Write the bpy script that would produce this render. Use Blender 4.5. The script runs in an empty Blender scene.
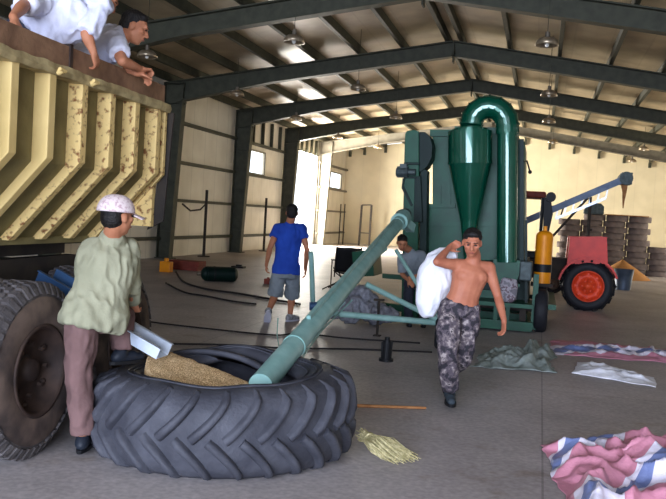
import bpy, math, random
import numpy as np
from math import sin, cos, pi, radians
from mathutils import Vector, Matrix, noise
random.seed(7)
SC = bpy.context.scene
COL = SC.collection

# ------------------------------------------------------------------ camera
FPX = 819.35
CAMZ = 1.643
PITCH, ROLL, YAW = -0.04332, 0.05803, -0.24619
CAM = Vector((0, 0, CAMZ))
FW = Vector((sin(YAW)*cos(PITCH), cos(YAW)*cos(PITCH), sin(PITCH)))
_rt = Vector((cos(YAW), -sin(YAW), 0)); _up = _rt.cross(FW)
RT = cos(ROLL)*_rt + sin(ROLL)*_up
UP = -sin(ROLL)*_rt + cos(ROLL)*_up
cd = bpy.data.cameras.new('camera'); cam = bpy.data.objects.new('camera', cd); COL.objects.link(cam)
cd.sensor_width = 36; cd.lens = FPX*36/666; cd.clip_start = .05; cd.clip_end = 300
M = Matrix((RT, UP, -FW)).transposed().to_4x4(); M.translation = CAM
cam.matrix_world = M
SC.camera = cam

# ------------------------------------------------------------------ light and exposure
SC.view_settings.view_transform = 'Standard'; SC.view_settings.look = 'None'
SC.view_settings.gamma = 1; SC.view_settings.use_curve_mapping = False
SC.view_settings.exposure = 0.1
w = bpy.data.worlds.new('sky'); SC.world = w; w.use_nodes = True
bg = w.node_tree.nodes['Background']; bg.inputs[0].default_value = (.86, .93, 1, 1); bg.inputs[1].default_value = 2.2

def area(name, loc, aim, sx, sy, power, col):
    l = bpy.data.lights.new(name, 'AREA'); l.shape = 'RECTANGLE'; l.size = sx; l.size_y = sy
    l.energy = power; l.color = col
    o = bpy.data.objects.new(name, l); COL.objects.link(o); o.location = loc
    o.rotation_euler = (Vector(aim)-Vector(loc)).to_track_quat('-Z', 'Y').to_euler()
    return o
area('daylight_front_door', (-1.5, -7.9, 2.6), (-1.5, 10, 1.2), 11, 4.8, 3900, (.66, .76, 1))
area('daylight_side_door', (-11.6, 37.9, 2.3), (0, 36.8, 2.8), 5.0, 4.4, 5000, (1, .95, .86))
area('right_fill_light', (8.75, 33, 2.0), (0, 34.0, 3.4), 7, 3.4, 420, (1, .87, .64))  # added warm fill light; no door is known on the right side
sl = bpy.data.lights.new('sun', 'SUN'); sl.energy = 4; sl.angle = .02; sl.color = (1, .95, .86)
so = bpy.data.objects.new('sun', sl); COL.objects.link(so)
so.rotation_euler = Vector((.50, -.62, -.60)).to_track_quat('-Z', 'Y').to_euler()

# ------------------------------------------------------------------ helpers: pixel rays
def ray(x, y): return FW + RT*((x-333)/FPX) - UP*((y-249.5)/FPX)
def P(x, y, D): return CAM + ray(x, y)*D
def G(x, y, z=0.0):
    d = ray(x, y); return CAM + d*((z-CAMZ)/d.z)
def HY(x, y, Y):
    d = ray(x, y); return CAM + d*(Y/d.y)
def HX(x, y, X):
    d = ray(x, y); return CAM + d*(X/d.x)

# ------------------------------------------------------------------ materials
def lin(c): return tuple(((v/255)/12.92 if v/255 <= .04045 else ((v/255+.055)/1.055)**2.4) for v in c)
def mat(name, c, rough=.6, metal=0, c2=None, scale=6, bump=0, bscale=40, emit=0, detail=4, lo=.35, hi=.65, coat=0):
    m = bpy.data.materials.new(name); m.use_nodes = True; nt = m.node_tree; b = nt.nodes['Principled BSDF']
    b.inputs['Base Color'].default_value = (*lin(c), 1); b.inputs['Roughness'].default_value = rough; b.inputs['Metallic'].default_value = metal
    b.inputs['Specular IOR Level'].default_value = .5 if (rough < .36 or metal > .3) else .22
    if coat: b.inputs['Coat Weight'].default_value = coat
    tc = nt.nodes.new('ShaderNodeTexCoord')
    if c2:
        n = nt.nodes.new('ShaderNodeTexNoise'); n.inputs['Scale'].default_value = scale; n.inputs['Detail'].default_value = detail
        nt.links.new(tc.outputs['Object'], n.inputs['Vector'])
        r = nt.nodes.new('ShaderNodeValToRGB'); r.color_ramp.elements[0].position = lo; r.color_ramp.elements[1].position = hi
        r.color_ramp.elements[0].color = (*lin(c), 1); r.color_ramp.elements[1].color = (*lin(c2), 1)
        nt.links.new(n.outputs['Fac'], r.inputs[0]); nt.links.new(r.outputs[0], b.inputs['Base Color'])
    if bump:
        n = nt.nodes.new('ShaderNodeTexNoise'); n.inputs['Scale'].default_value = bscale; n.inputs['Detail'].default_value = 4
        nt.links.new(tc.outputs['Object'], n.inputs['Vector'])
        k = nt.nodes.new('ShaderNodeBump'); k.inputs['Strength'].default_value = bump; k.inputs['Distance'].default_value = .02
        nt.links.new(n.outputs['Fac'], k.inputs['Height']); nt.links.new(k.outputs[0], b.inputs['Normal'])
    if emit:
        b.inputs['Emission Color'].default_value = (*lin(c), 1); b.inputs['Emission Strength'].default_value = emit
    return m

def mat_floor():
    m = bpy.data.materials.new('concrete_floor'); m.use_nodes = True; nt = m.node_tree; b = nt.nodes['Principled BSDF']; L = nt.links.new; N = nt.nodes.new
    tc = N('ShaderNodeTexCoord')
    n1 = N('ShaderNodeTexNoise'); n1.inputs['Scale'].default_value = .7; n1.inputs['Detail'].default_value = 8; n1.inputs['Roughness'].default_value = .65
    n2 = N('ShaderNodeTexNoise'); n2.inputs['Scale'].default_value = 26; n2.inputs['Detail'].default_value = 6
    n3 = N('ShaderNodeTexNoise'); n3.inputs['Scale'].default_value = 3.1; n3.inputs['Detail'].default_value = 8
    for n in (n1, n2, n3): L(tc.outputs['Object'], n.inputs['Vector'])
    r1 = N('ShaderNodeValToRGB'); e = r1.color_ramp.elements; e[0].position = .32; e[0].color = (*lin((154, 146, 144)), 1); e[1].position = .68; e[1].color = (*lin((188, 179, 176)), 1)
    L(n1.outputs['Fac'], r1.inputs[0])
    r2 = N('ShaderNodeValToRGB'); e = r2.color_ramp.elements; e[0].position = .35; e[0].color = (.80, .80, .80, 1); e[1].position = .7; e[1].color = (1.12, 1.12, 1.12, 1)
    L(n2.outputs['Fac'], r2.inputs[0])
    mx = N('ShaderNodeMix'); mx.data_type = 'RGBA'; mx.blend_type = 'MULTIPLY'; mx.inputs[0].default_value = 1; L(r1.outputs[0], mx.inputs[6]); L(r2.outputs[0], mx.inputs[7])
    r3 = N('ShaderNodeValToRGB'); e = r3.color_ramp.elements; e[0].position = .60; e[0].color = (1, 1, 1, 1); e[1].position = .74; e[1].color = (.80, .74, .66, 1)
    L(n3.outputs['Fac'], r3.inputs[0])
    m2 = N('ShaderNodeMix'); m2.data_type = 'RGBA'; m2.blend_type = 'MULTIPLY'; m2.inputs[0].default_value = 1; L(mx.outputs[2], m2.inputs[6]); L(r3.outputs[0], m2.inputs[7])
    # saw-cut joints every 4.26 m
    sx = N('ShaderNodeSeparateXYZ'); L(tc.outputs['Object'], sx.inputs[0])
    def joint(out, off, per):
        a = N('ShaderNodeMath'); a.operation = 'ADD'; a.inputs[1].default_value = off; L(out, a.inputs[0])
        d = N('ShaderNodeMath'); d.operation = 'PINGPONG'; d.inputs[1].default_value = per/2; L(a.outputs[0], d.inputs[0])
        c = N('ShaderNodeMath'); c.operation = 'GREATER_THAN'; c.inputs[1].default_value = .007; L(d.outputs[0], c.inputs[0]); return c
    ja = joint(sx.outputs['X'], -1.36+30*4.0, 4.0); jb = joint(sx.outputs['Y'], 6*8+10.7, 6.0)
    mm = N('ShaderNodeMath'); mm.operation = 'MULTIPLY'; L(ja.outputs[0], mm.inputs[0]); L(jb.outputs[0], mm.inputs[1])
    ma = N('ShaderNodeMapRange'); ma.inputs[3].default_value = .62; ma.inputs[4].default_value = 1; L(mm.outputs[0], ma.inputs[0])
    m3 = N('ShaderNodeMix'); m3.data_type = 'RGBA'; m3.blend_type = 'MULTIPLY'; m3.inputs[0].default_value = 1; L(m2.outputs[2], m3.inputs[6]); L(ma.outputs[0], m3.inputs[7])
    L(m3.outputs[2], b.inputs['Base Color']); b.inputs['Roughness'].default_value = .50; b.inputs['Specular IOR Level'].default_value = .4
    k = N('ShaderNodeBump'); k.inputs['Strength'].default_value = .15; k.inputs['Distance'].default_value = .01; L(n2.outputs['Fac'], k.inputs['Height']); L(k.outputs[0], b.inputs['Normal'])
    return m

def mat_panel(name, c, c2, axis, per, rough=.5, groove=.78):
    """sheet panels with narrow seams, axis = object axis across the seams"""
    m = bpy.data.materials.new(name); m.use_nodes = True; nt = m.node_tree; b = nt.nodes['Principled BSDF']; L = nt.links.new; N = nt.nodes.new
    tc = N('ShaderNodeTexCoord'); n = N('ShaderNodeTexNoise'); n.inputs['Scale'].default_value = 1.3; n.inputs['Detail'].default_value = 6; L(tc.outputs['Object'], n.inputs['Vector'])
    r = N('ShaderNodeValToRGB'); e = r.color_ramp.elements; e[0].position = .35; e[0].color = (*lin(c), 1); e[1].position = .65; e[1].color = (*lin(c2), 1); L(n.outputs['Fac'], r.inputs[0])
    sx = N('ShaderNodeSeparateXYZ'); L(tc.outputs['Object'], sx.inputs[0])
    d = N('ShaderNodeMath'); d.operation = 'PINGPONG'; d.inputs[1].default_value = per/2; L(sx.outputs[axis], d.inputs[0])
    g = N('ShaderNodeMapRange'); g.inputs[1].default_value = 0; g.inputs[2].default_value = .035; g.inputs[3].default_value = groove; g.inputs[4].default_value = 1; L(d.outputs[0], g.inputs[0])
    mx = N('ShaderNodeMix'); mx.data_type = 'RGBA'; mx.blend_type = 'MULTIPLY'; mx.inputs[0].default_value = 1; L(r.outputs[0], mx.inputs[6]); L(g.outputs[0], mx.inputs[7])
    L(mx.outputs[2], b.inputs['Base Color']); b.inputs['Roughness'].default_value = rough
    k = N('ShaderNodeBump'); k.inputs['Strength'].default_value = .5; k.inputs['Distance'].default_value = .02; L(g.outputs[0], k.inputs['Height']); L(k.outputs[0], b.inputs['Normal'])
    return m

def mat_stripes(name, cols, per=.5, uv_axis='X'):
    m = bpy.data.materials.new(name); m.use_nodes = True; nt = m.node_tree; b = nt.nodes['Principled BSDF']; L = nt.links.new; N = nt.nodes.new
    tc = N('ShaderNodeTexCoord'); sx = N('ShaderNodeSeparateXYZ'); L(tc.outputs['UV'], sx.inputs[0])
    f = N('ShaderNodeMath'); f.operation = 'FRACT'
    s = N('ShaderNodeMath'); s.operation = 'MULTIPLY'; s.inputs[1].default_value = 1/per; L(sx.outputs[uv_axis], s.inputs[0]); L(s.outputs[0], f.inputs[0])
    r = N('ShaderNodeValToRGB'); r.color_ramp.interpolation = 'CONSTANT'
    while len(r.color_ramp.elements) > 1: r.color_ramp.elements.remove(r.color_ramp.elements[0])
    r.color_ramp.elements[0].position = 0; r.color_ramp.elements[0].color = (*lin(cols[0][1]), 1)
    for p, c in cols[1:]:
        e = r.color_ramp.elements.new(p); e.color = (*lin(c), 1)
    L(f.outputs[0], r.inputs[0]); L(r.outputs[0], b.inputs['Base Color']); b.inputs['Roughness'].default_value = .42
    n = N('ShaderNodeTexNoise'); n.inputs['Scale'].default_value = 22; L(tc.outputs['Object'], n.inputs['Vector'])
    k = N('ShaderNodeBump'); k.inputs['Strength'].default_value = .35; k.inputs['Distance'].default_value = .02; L(n.outputs['Fac'], k.inputs['Height']); L(k.outputs[0], b.inputs['Normal'])
    return m

def mat_blotch(name, cols, scale, rough=.85):
    m = bpy.data.materials.new(name); m.use_nodes = True; nt = m.node_tree; b = nt.nodes['Principled BSDF']; L = nt.links.new; N = nt.nodes.new
    tc = N('ShaderNodeTexCoord'); n = N('ShaderNodeTexNoise'); n.inputs['Scale'].default_value = scale; n.inputs['Detail'].default_value = 2; L(tc.outputs['Object'], n.inputs['Vector'])
    r = N('ShaderNodeValToRGB'); r.color_ramp.interpolation = 'CONSTANT'
    while len(r.color_ramp.elements) > 1: r.color_ramp.elements.remove(r.color_ramp.elements[0])
    r.color_ramp.elements[0].position = 0; r.color_ramp.elements[0].color = (*lin(cols[0][1]), 1)
    for p, c in cols[1:]:
        e = r.color_ramp.elements.new(p); e.color = (*lin(c), 1)
    L(n.outputs['Fac'], r.inputs[0]); L(r.outputs[0], b.inputs['Base Color']); b.inputs['Roughness'].default_value = rough
    return m

MT = dict(
    floor=mat_floor(),
    wall=mat_panel('white_insulated_wall_panel', (214, 206, 188), (226, 219, 202), 'Y', 1.0),
    gable=mat_panel('cream_gable_panel', (214, 200, 164), (224, 210, 174), 'X', 1.0, groove=.93),
    roof=mat_panel('roof_liner_sheet', (142, 126, 98), (172, 154, 122), 'X', .87, rough=.42, groove=.85),
    steel=mat('dark_green_painted_steel', (72, 72, 58), .6, 0, (60, 60, 48), 5),
    steelpale=mat('glare_paled_steel', (116, 110, 96), .6, 0, (100, 95, 82), 4),  # glare on the far portal frame is lightened into this colour
    cream=mat('rusty_cream_paint', (236, 206, 138), .55, 0, (214, 184, 118), 2.2, .15, 30),
    creamdull=mat('scuffed_cream_paint', (196, 176, 128), .7, 0, (150, 132, 92), 9, .3, 40),
    creamrust=mat('rust_blotched_cream_paint', (230, 198, 130), .65, 0, (132, 84, 48), 26, .2, 40, lo=.53, hi=.68),
    sidewall=mat('dark_olive_cream_plate', (142, 130, 86), .7, 0, (112, 100, 66), 3, .15),  # darker olive cream for the plates between the ribs
    board=mat('weathered_brown_board', (152, 116, 88), .75, 0, (116, 86, 66), 6, .3, 25),
    rubber=mat('dusty_black_rubber', (56, 56, 62), .62, 0, (80, 80, 86), 5, .25, 40, lo=.4, hi=.75),
    rubber2=mat('worn_truck_rubber', (96, 90, 88), .75, 0, (70, 65, 64), 9, .3, 60),
    rubberdark=mat('dark_rubber', (34, 34, 38), .6),
    rubbrown=mat('mud_brown_rubber_sidewall', (112, 95, 84), .8, 0, (70, 60, 56), 6),
    rimbrown=mat('rusty_brown_rim', (74, 58, 50), .7, .1, (50, 40, 36), 8),
    black=mat('black_paint', (24, 24, 26), .5),
    chassis=mat('dirty_dark_chassis', (44, 40, 38), .8, 0, (62, 54, 46), 4),
    blue=mat('faded_blue_paint', (62, 92, 128), .45, .1, (46, 72, 104), 5),
    galv=mat('galvanised_sheet', (206, 212, 220), .32, .35, (182, 190, 200), 8),
    green=mat('glossy_dark_green_paint', (4, 84, 62), .20, .3, (3, 76, 56), 3, coat=.6),
    green2=mat('dark_green_paint', (4, 78, 52), .40, .0, (3, 62, 40), 3),
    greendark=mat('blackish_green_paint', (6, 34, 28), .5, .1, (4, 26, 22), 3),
    mint=mat('pale_green_auger_paint', (144, 180, 172), .45, .0, (124, 162, 154), 6),
    grain=mat('wheat_grain', (236, 204, 156), .85, 0, (176, 134, 84), 95, .9, 110, detail=2, lo=.4, hi=.62),
    grain2=mat('orange_grain', (206, 150, 92), .9, 0, (176, 120, 66), 60),
    skin=mat('tanned_skin', (184, 124, 92), .55, 0, (168, 108, 78), 9),
    skin2=mat('sunburnt_skin', (178, 112, 84), .5, 0, (160, 96, 72), 9),
    hair=mat('black_hair', (22, 19, 18), .5, 0, (36, 32, 30), 60, .5, 90),
    olive=mat('khaki_olive_shirt_cloth', (160, 157, 130), .9, 0, (142, 140, 114), 4, .25, 30),
    brown=mat('dusty_mauve_brown_trousers', (118, 90, 86), .9, 0, (100, 76, 72), 5, .25, 30),
    cap=mat('pale_patterned_cap_cloth', (224, 206, 202), .9, 0, (192, 160, 162), 60, lo=.5, hi=.62),
    white=mat('pale_blue_white_shirt_cloth', (214, 213, 224), .85, 0, (188, 188, 206), 4, .2, 30),
    blueshirt=mat('royal_blue_shirt_cloth', (38, 76, 176), .85, 0, (30, 62, 152), 4),
    shorts=mat('grey_shorts_cloth', (132, 140, 146), .9, 0, (112, 120, 126), 5),
    jean=mat('dark_trousers_cloth', (52, 54, 66), .9, 0, (42, 44, 54), 5),
    camo=mat_blotch('grey_camouflage_cloth', [(0, (38, 34, 40)), (.44, (78, 68, 74)), (.54, (108, 96, 96)), (.61, (150, 138, 134)), (.68, (62, 54, 58))], 19),
    shoe=mat('black_leather_shoe', (34, 38, 46), .5),
    sneaker=mat('grey_white_sneaker', (176, 176, 178), .7, 0, (110, 112, 118), 18),
    boot=mat('dark_slate_canvas_boot', (52, 60, 66), .8),
    wsack=mat('white_woven_sack', (236, 234, 236), .7, 0, (222, 220, 226), 8, .25, 30),
    greysack=mat('grey_green_woven_sack', (112, 120, 112), .75, 0, (148, 156, 150), 6, .3, 30),
    plastic=mat('crumpled_grey_plastic', (150, 152, 160), .4, 0, (112, 112, 122), 14, .4, 30),
    tarp=mat_stripes('striped_woven_tarpaulin', [(0, (192, 126, 142)), (.40, (222, 214, 226)), (.50, (112, 124, 166)), (.66, (222, 214, 226)), (.76, (192, 126, 142))], .8),
    straw=mat('pale_straw', (230, 216, 166), .8, 0, (176, 164, 112), 30),
    wood=mat('tan_wood_pole', (176, 124, 78), .7, 0, (150, 100, 60), 12),
    redwood=mat('red_brown_painted_timber', (136, 62, 48), .6, 0, (110, 48, 38), 5),
    red=mat('tractor_red_paint', (206, 52, 38), .4, .05, (186, 44, 32), 5),
    redrim=mat('tractor_orange_red_rim', (232, 78, 40), .45, .05, (204, 60, 32), 12),
    orange=mat('orange_yellow_cylinder_paint', (226, 142, 20), .4, .05, (212, 128, 16), 5),
    steelblue=mat('blue_grey_steel', (96, 108, 124), .45, .3, (78, 90, 108), 5),
    tin=mat('weathered_tin', (136, 128, 116), .6, .2, (112, 104, 94), 4),
    cable=mat('black_cable_rubber', (40, 36, 36), .6),
    lampshade=mat('dull_aluminium_lamp', (176, 158, 132), .30, .6, (140, 124, 100), 12),
    lampglass=mat('lamp_glass', (226, 222, 212), .12, 0),
    sackfar=mat('grey_brown_grain_sack', (124, 112, 106), .9, 0, (100, 90, 88), 4, .2, 12),
    motor=mat('grey_motor_casing', (78, 88, 88), .5, .3, (60, 68, 68), 12),
    patterned=mat_blotch('patterned_printed_sack', [(0, (120, 116, 122)), (.45, (160, 152, 158)), (.56, (108, 90, 98)), (.64, (176, 172, 176))], 9),
    outside=mat('bright_outdoor_concrete', (206, 202, 192), .9),
    brass=mat('aged_metal', (120, 110, 96), .45, .6),
    lip=mat('lip_skin', (142, 78, 66), .5),
    eye=mat('dark_eye', (28, 20, 18), .3),
)

# ------------------------------------------------------------------ mesh builder
class MB:
    def __init__(s): s.v = []; s.f = []; s.sm = []; s.uv = None
    def add(s, vs, fs, smooth=False):
        b = len(s.v); s.v += [Vector(q) for q in vs]; s.f += [tuple(i+b for i in f) for f in fs]; s.sm += [smooth]*len(fs); return s
    def box(s, c, size, R=None, taper=1.0):
        c = Vector(c); hx, hy, hz = [q/2 for q in size]
        vs = []
        for z in (-1, 1):
            t = taper if z > 0 else 1
            for x, y in ((-1, -1), (1, -1), (1, 1), (-1, 1)):
                q = Vector((x*hx*t, y*hy*t, z*hz)); vs.append(c+(R @ q if R else q))
        return s.add(vs, [(3, 2, 1, 0), (4, 5, 6, 7), (0, 1, 5, 4), (1, 2, 6, 5), (2, 3, 7, 6), (3, 0, 4, 7)])
    def bbox(s, a, b):
        a = Vector(a); b = Vector(b); return s.box((a+b)/2, [abs(q) for q in (b-a)])
    def frame(s, d, up=(0, 0, 1)):
        d = Vector(d).normalized(); u = Vector(up)
        if abs(d.dot(u)) > .98: u = Vector((0, 1, 0))
        x = d.cross(u).normalized(); y = x.cross(d).normalized(); return x, y, d
    def beam(s, p0, p1, w, h, up=(0, 0, 1)):
        p0 = Vector(p0); p1 = Vector(p1); x, y, d = s.frame(p1-p0, up); vs = []
        for p in (p0, p1):
            for a, b in ((-1, -1), (1, -1), (1, 1), (-1, 1)): vs.append(p+x*a*w/2+y*b*h/2)
        return s.add(vs, [(0, 1, 2, 3), (7, 6, 5, 4), (0, 4, 5, 1), (1, 5, 6, 2), (2, 6, 7, 3), (3, 7, 4, 0)])
    def cyl(s, p0, p1, r0, r1=None, n=16, smooth=True, caps=True):
        r1 = r0 if r1 is None else r1; p0 = Vector(p0); p1 = Vector(p1); x, y, d = s.frame(p1-p0); vs = []
        for p, r in ((p0, r0), (p1, r1)):
            for i in range(n): a = 2*pi*i/n; vs.append(p+x*cos(a)*r+y*sin(a)*r)
        s.add(vs, [(i, (i+1) % n, n+(i+1) % n, n+i) for i in range(n)], smooth)
        if caps:
            s.add(vs[:n], [tuple(reversed(range(n)))]); s.add(vs[n:], [tuple(range(n))])
        return s
    def tube(s, pts, r, n=10, smooth=True, closed=False):
        pts = [Vector(p) for p in pts]; rs = r if isinstance(r, (list, tuple)) else [r]*len(pts); vs = []; px = None
        for i, p in enumerate(pts):
            d = pts[min(i+1, len(pts)-1)]-pts[max(i-1, 0)]
            x, y, dd = s.frame(d)
            if px is not None:
                x = (px-dd*px.dot(dd)).normalized(); y = dd.cross(x)
            px = x
            for k in range(n): a = 2*pi*k/n; vs.append(p+x*cos(a)*rs[i]+y*sin(a)*rs[i])
        fs = []
        for i in range(len(pts)-1):
            for k in range(n): fs.append((i*n+k, i*n+(k+1) % n, (i+1)*n+(k+1) % n, (i+1)*n+k))
        s.add(vs, fs, smooth); s.add(vs[:n], [tuple(reversed(range(n)))]); s.add(vs[-n:], [tuple(range(n))]); return s
    def revolve(s, prof, origin, ax, n=48, smooth=True, closed=False, up=(0, 0, 1), fn=None, arc=2*pi):
        """prof: list of (radius, offset along axis)"""
        o = Vector(origin); x, y, d = s.frame(ax, up); vs = []; m = len(prof)
        full = arc > 6.28; nn = n if full else n+1
        for i in range(nn):
            a = arc*i/n
            for r, h in prof:
                p = o+(x*cos(a)+y*sin(a))*r+d*h
                vs.append(fn(p) if fn else p)
        fs = []
        for i in range(n):
            j = (i+1) % n if full else i+1
            for k in range(m-1 if not closed else m):
                l = (k+1) % m; fs.append((i*m+k, j*m+k, j*m+l, i*m+l))
        return s.add(vs, fs, smooth)
    def sphere(s, c, r, R=None, n=12, m=8):
        c = Vector(c); rr = r if isinstance(r, (tuple, list)) else (r, r, r); vs = []; fs = []
        def tf(q):
            q = Vector((q[0]*rr[0], q[1]*rr[1], q[2]*rr[2])); return c+(R @ q if R else q)
        vs.append(tf((0, 0, -1)))
        for j in range(1, m):
            t = pi*j/m-pi/2
            for i in range(n): a = 2*pi*i/n; vs.append(tf((cos(t)*cos(a), cos(t)*sin(a), sin(t))))
        vs.append(tf((0, 0, 1)))
        for i in range(n): fs.append((0, 1+(i+1) % n, 1+i))
        for j in range(m-2):
            for i in range(n): a = 1+j*n+i; b = 1+j*n+(i+1) % n; fs.append((a, b, b+n, a+n))
        l = len(vs)-1
        for i in range(n): fs.append((l, l-n+i, l-n+(i+1) % n))
        return s.add(vs, fs, True)
    def cap(s, p0, r0, p1, r1, n=12):
        s.cyl(p0, p1, r0, r1, n=n); s.sphere(p0, r0, n=n); s.sphere(p1, r1, n=n); return s
    def loft(s, secs, n=16):
        """secs: (center, xaxis*a, yaxis*b)"""
        vs = []
        for c, a, b in secs:
            for i in range(n): t = 2*pi*i/n; vs.append(Vector(c)+Vector(a)*cos(t)+Vector(b)*sin(t))
        fs = [(j*n+i, j*n+(i+1) % n, (j+1)*n+(i+1) % n, (j+1)*n+i) for j in range(len(secs)-1) for i in range(n)]
        s.add(vs, fs, True); s.add(vs[:n], [tuple(reversed(range(n)))]); s.add(vs[-n:], [tuple(range(n))]); return s
    def prism(s, poly, y0, y1, fn):
        """poly of 2-D points, fn(u,v,w)->world"""
        n = len(poly); vs = [fn(u, v, y0) for u, v in poly]+[fn(u, v, y1) for u, v in poly]
        return s.add(vs, [tuple(range(n)), tuple(reversed(range(n, 2*n)))]+[(i, n+i, n+(i+1) % n, (i+1) % n) for i in range(n)])
    def grid(s, fn, nu, nv, uvscale=None):
        vs = [fn(i/nu, j/nv) for j in range(nv+1) for i in range(nu+1)]
        fs = [(j*(nu+1)+i, j*(nu+1)+i+1, (j+1)*(nu+1)+i+1, (j+1)*(nu+1)+i) for j in range(nv) for i in range(nu)]
        if uvscale: s.uv = [(i/nu*uvscale[0], j/nv*uvscale[1]) for j in range(nv+1) for i in range(nu+1)]
        return s.add(vs, fs, True)
    def mesh(s, name, minv=None):
        me = bpy.data.meshes.new(name)
        vs = [(minv @ q) if minv else q for q in s.v]
        me.from_pydata([tuple(q) for q in vs], [], s.f)
        me.polygons.foreach_set('use_smooth', s.sm)
        if s.uv:
            ul = me.uv_layers.new(name='UVMap')
            for lp in me.loops: ul.data[lp.index].uv = s.uv[lp.vertex_index]
        return me
    def obj(s, name, m, parent=None, label=None, cat=None, group=None, kind=None, solid=0, recalc=True, bevel=0):
        if kind == 'structure' and name not in ('floor', 'ground'): s.v = [hall(q) for q in s.v]
        if parent is None:
            xs = [q.x for q in s.v]; ys = [q.y for q in s.v]; zs = [q.z for q in s.v]
            base = Vector(((min(xs)+max(xs))/2, (min(ys)+max(ys))/2, min(zs))); minv = Matrix.Translation(-base)
        else:
            r = parent
            while r.parent: r = r.parent
            minv = (Matrix.Translation(r.location) @ r.rotation_euler.to_matrix().to_4x4()).inverted()
        me = s.mesh(name, minv)
        if recalc:
            import bmesh
            bm = bmesh.new(); bm.from_mesh(me); bmesh.ops.recalc_face_normals(bm, faces=bm.faces); bm.to_mesh(me); bm.free()
        me.materials.append(m if not isinstance(m, str) else MT[m])
        o = bpy.data.objects.new(name, me); COL.objects.link(o)
        if parent: o.parent = parent
        else: o.location = base
        if solid:
            md = o.modifiers.new('thick', 'SOLIDIFY'); md.thickness = solid; md.offset = 0
        if bevel:
            md = o.modifiers.new('bevel', 'BEVEL'); md.width = bevel; md.segments = 2; md.limit_method = 'ANGLE'
        tag(o, label, cat, group, kind); return o

def tag(o, label=None, cat=None, group=None, kind=None):
    if label: o['label'] = label
    if cat: o['category'] = cat
    if group: o['group'] = group
    if kind: o['kind'] = kind
    return o
def thing(name, label, cat, loc=(0, 0, 0), rz=0, group=None):
    o = bpy.data.objects.new(name, None); COL.objects.link(o); o.location = loc; o.rotation_euler = (0, 0, rz); o.empty_display_size = .1
    return tag(o, label, cat, group)
def dup(root, loc, rz=None, label=None, scale=None):
    r = root.copy(); COL.objects.link(r); r.location = loc
    if rz is not None: r.rotation_euler = (0, 0, rz)
    if scale: r.scale = scale
    if label: r['label'] = label
    for ch in root.children:
        c = ch.copy(); COL.objects.link(c); c.parent = r
        for g in ch.children:
            d = g.copy(); COL.objects.link(d); d.parent = c
    return r

def fuse(mb, voxel, smooth=4, wr=0, wscale=9, seed=0, fn=None):
    """voxel-fuse the overlapping shapes of mb into one continuous skin; wr = fold depth"""
    me = mb.mesh('tmp'); o = bpy.data.objects.new('tmp', me); COL.objects.link(o)
    md = o.modifiers.new('r', 'REMESH'); md.mode = 'VOXEL'; md.voxel_size = voxel; md.use_smooth_shade = True
    if smooth:
        sd = o.modifiers.new('s', 'SMOOTH'); sd.iterations = smooth; sd.factor = .5
    dg = bpy.context.evaluated_depsgraph_get(); ev = o.evaluated_get(dg); m2 = bpy.data.meshes.new_from_object(ev)
    n = len(m2.vertices); co = np.empty(n*3); no = np.empty(n*3)
    m2.vertices.foreach_get('co', co); m2.vertex_normals.foreach_get('vector', no); co = co.reshape(-1, 3); no = no.reshape(-1, 3)
    out = MB(); vv = []
    for i in range(n):
        p = Vector(co[i])
        if wr:
            q = p*wscale+Vector((seed, seed*.7, 0)); q.z *= .6
            a = noise.noise(q)+.5*noise.noise(q*2.3); k = (1-abs(a)*2.2)*wr
            if fn: k *= fn(p)
            p = p+Vector(no[i])*k
        vv.append(p)
    out.v = vv; out.f = [tuple(pl.vertices) for pl in m2.polygons]; out.sm = [True]*len(out.f)
    bpy.data.objects.remove(o); bpy.data.meshes.remove(me); bpy.data.meshes.remove(m2)
    return out

# ================================================================== SETTING
HK = 1.408          # the hall below is laid out in bays of 4.26 units; one unit is 1.408 m
def hall(p): return Vector((p.x*HK, p.y*HK, CAMZ+(p.z-CAMZ)*HK if p.z > .06 else (p.z if p.z < .035 else p.z)))
XL, XR = -7.96, 6.2
YB, BAY = 16.204, 4.26
ZE, ZR, XM = 4.23, 5.143, -7.96+6.09
SL = (ZR-ZE)/6.09
ZER = ZR-SL*(XR-XM)
YG = YB+4*BAY
YF = -6.0
def roofz(x): return ZR-SL*abs(x-XM)
MB().bbox(((XL-.2)*HK, (YF-.2)*HK, -.2), ((XR+.2)*HK, (YG+.2)*HK, 0)).obj('floor', 'floor', kind='structure')
MB().bbox((-80, -60, -.3), (80, 110, -.21)).obj('ground', 'outside', kind='structure')
# left wall with openings
def wall_with_holes(name, x, y0, y1, z1, holes, m, th=.06):
    ys = sorted({y0, y1, *[h[0] for h in holes], *[h[1] for h in holes]}); mb = MB()
    for a, b in zip(ys[:-1], ys[1:]):
        hs = sorted([(h[2], h[3]) for h in holes if h[0] <= a+1e-6 and h[1] >= b-1e-6]); z = 0
        for c, d in hs:
            if c > z+1e-3: mb.bbox((x-th, a, z), (x, b, c))
            z = d
        if z < z1: mb.bbox((x-th, a, z), (x, b, z1))
    return mb.obj(name, m, kind='structure')
HL = [(21.45, 23.0, 2.68, 3.29), (24.95, 28.85, 0, 3.70), (30.4, 32.6, 2.68, 3.26)]
wall_with_holes('wall_left', XL-.06, YF, YG, ZE+.1, HL, 'wall')
wall_with_holes('wall_right', XR+.18, YF, YG, ZER+.1, [(20.7, 22.6, 0, 3.1), (22.6, 24.5, 0, 3.1), (24.5, 26.1, 0, 3.1)], 'wall')  # out-of-view openings added to go with the right-hand fill light
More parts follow.
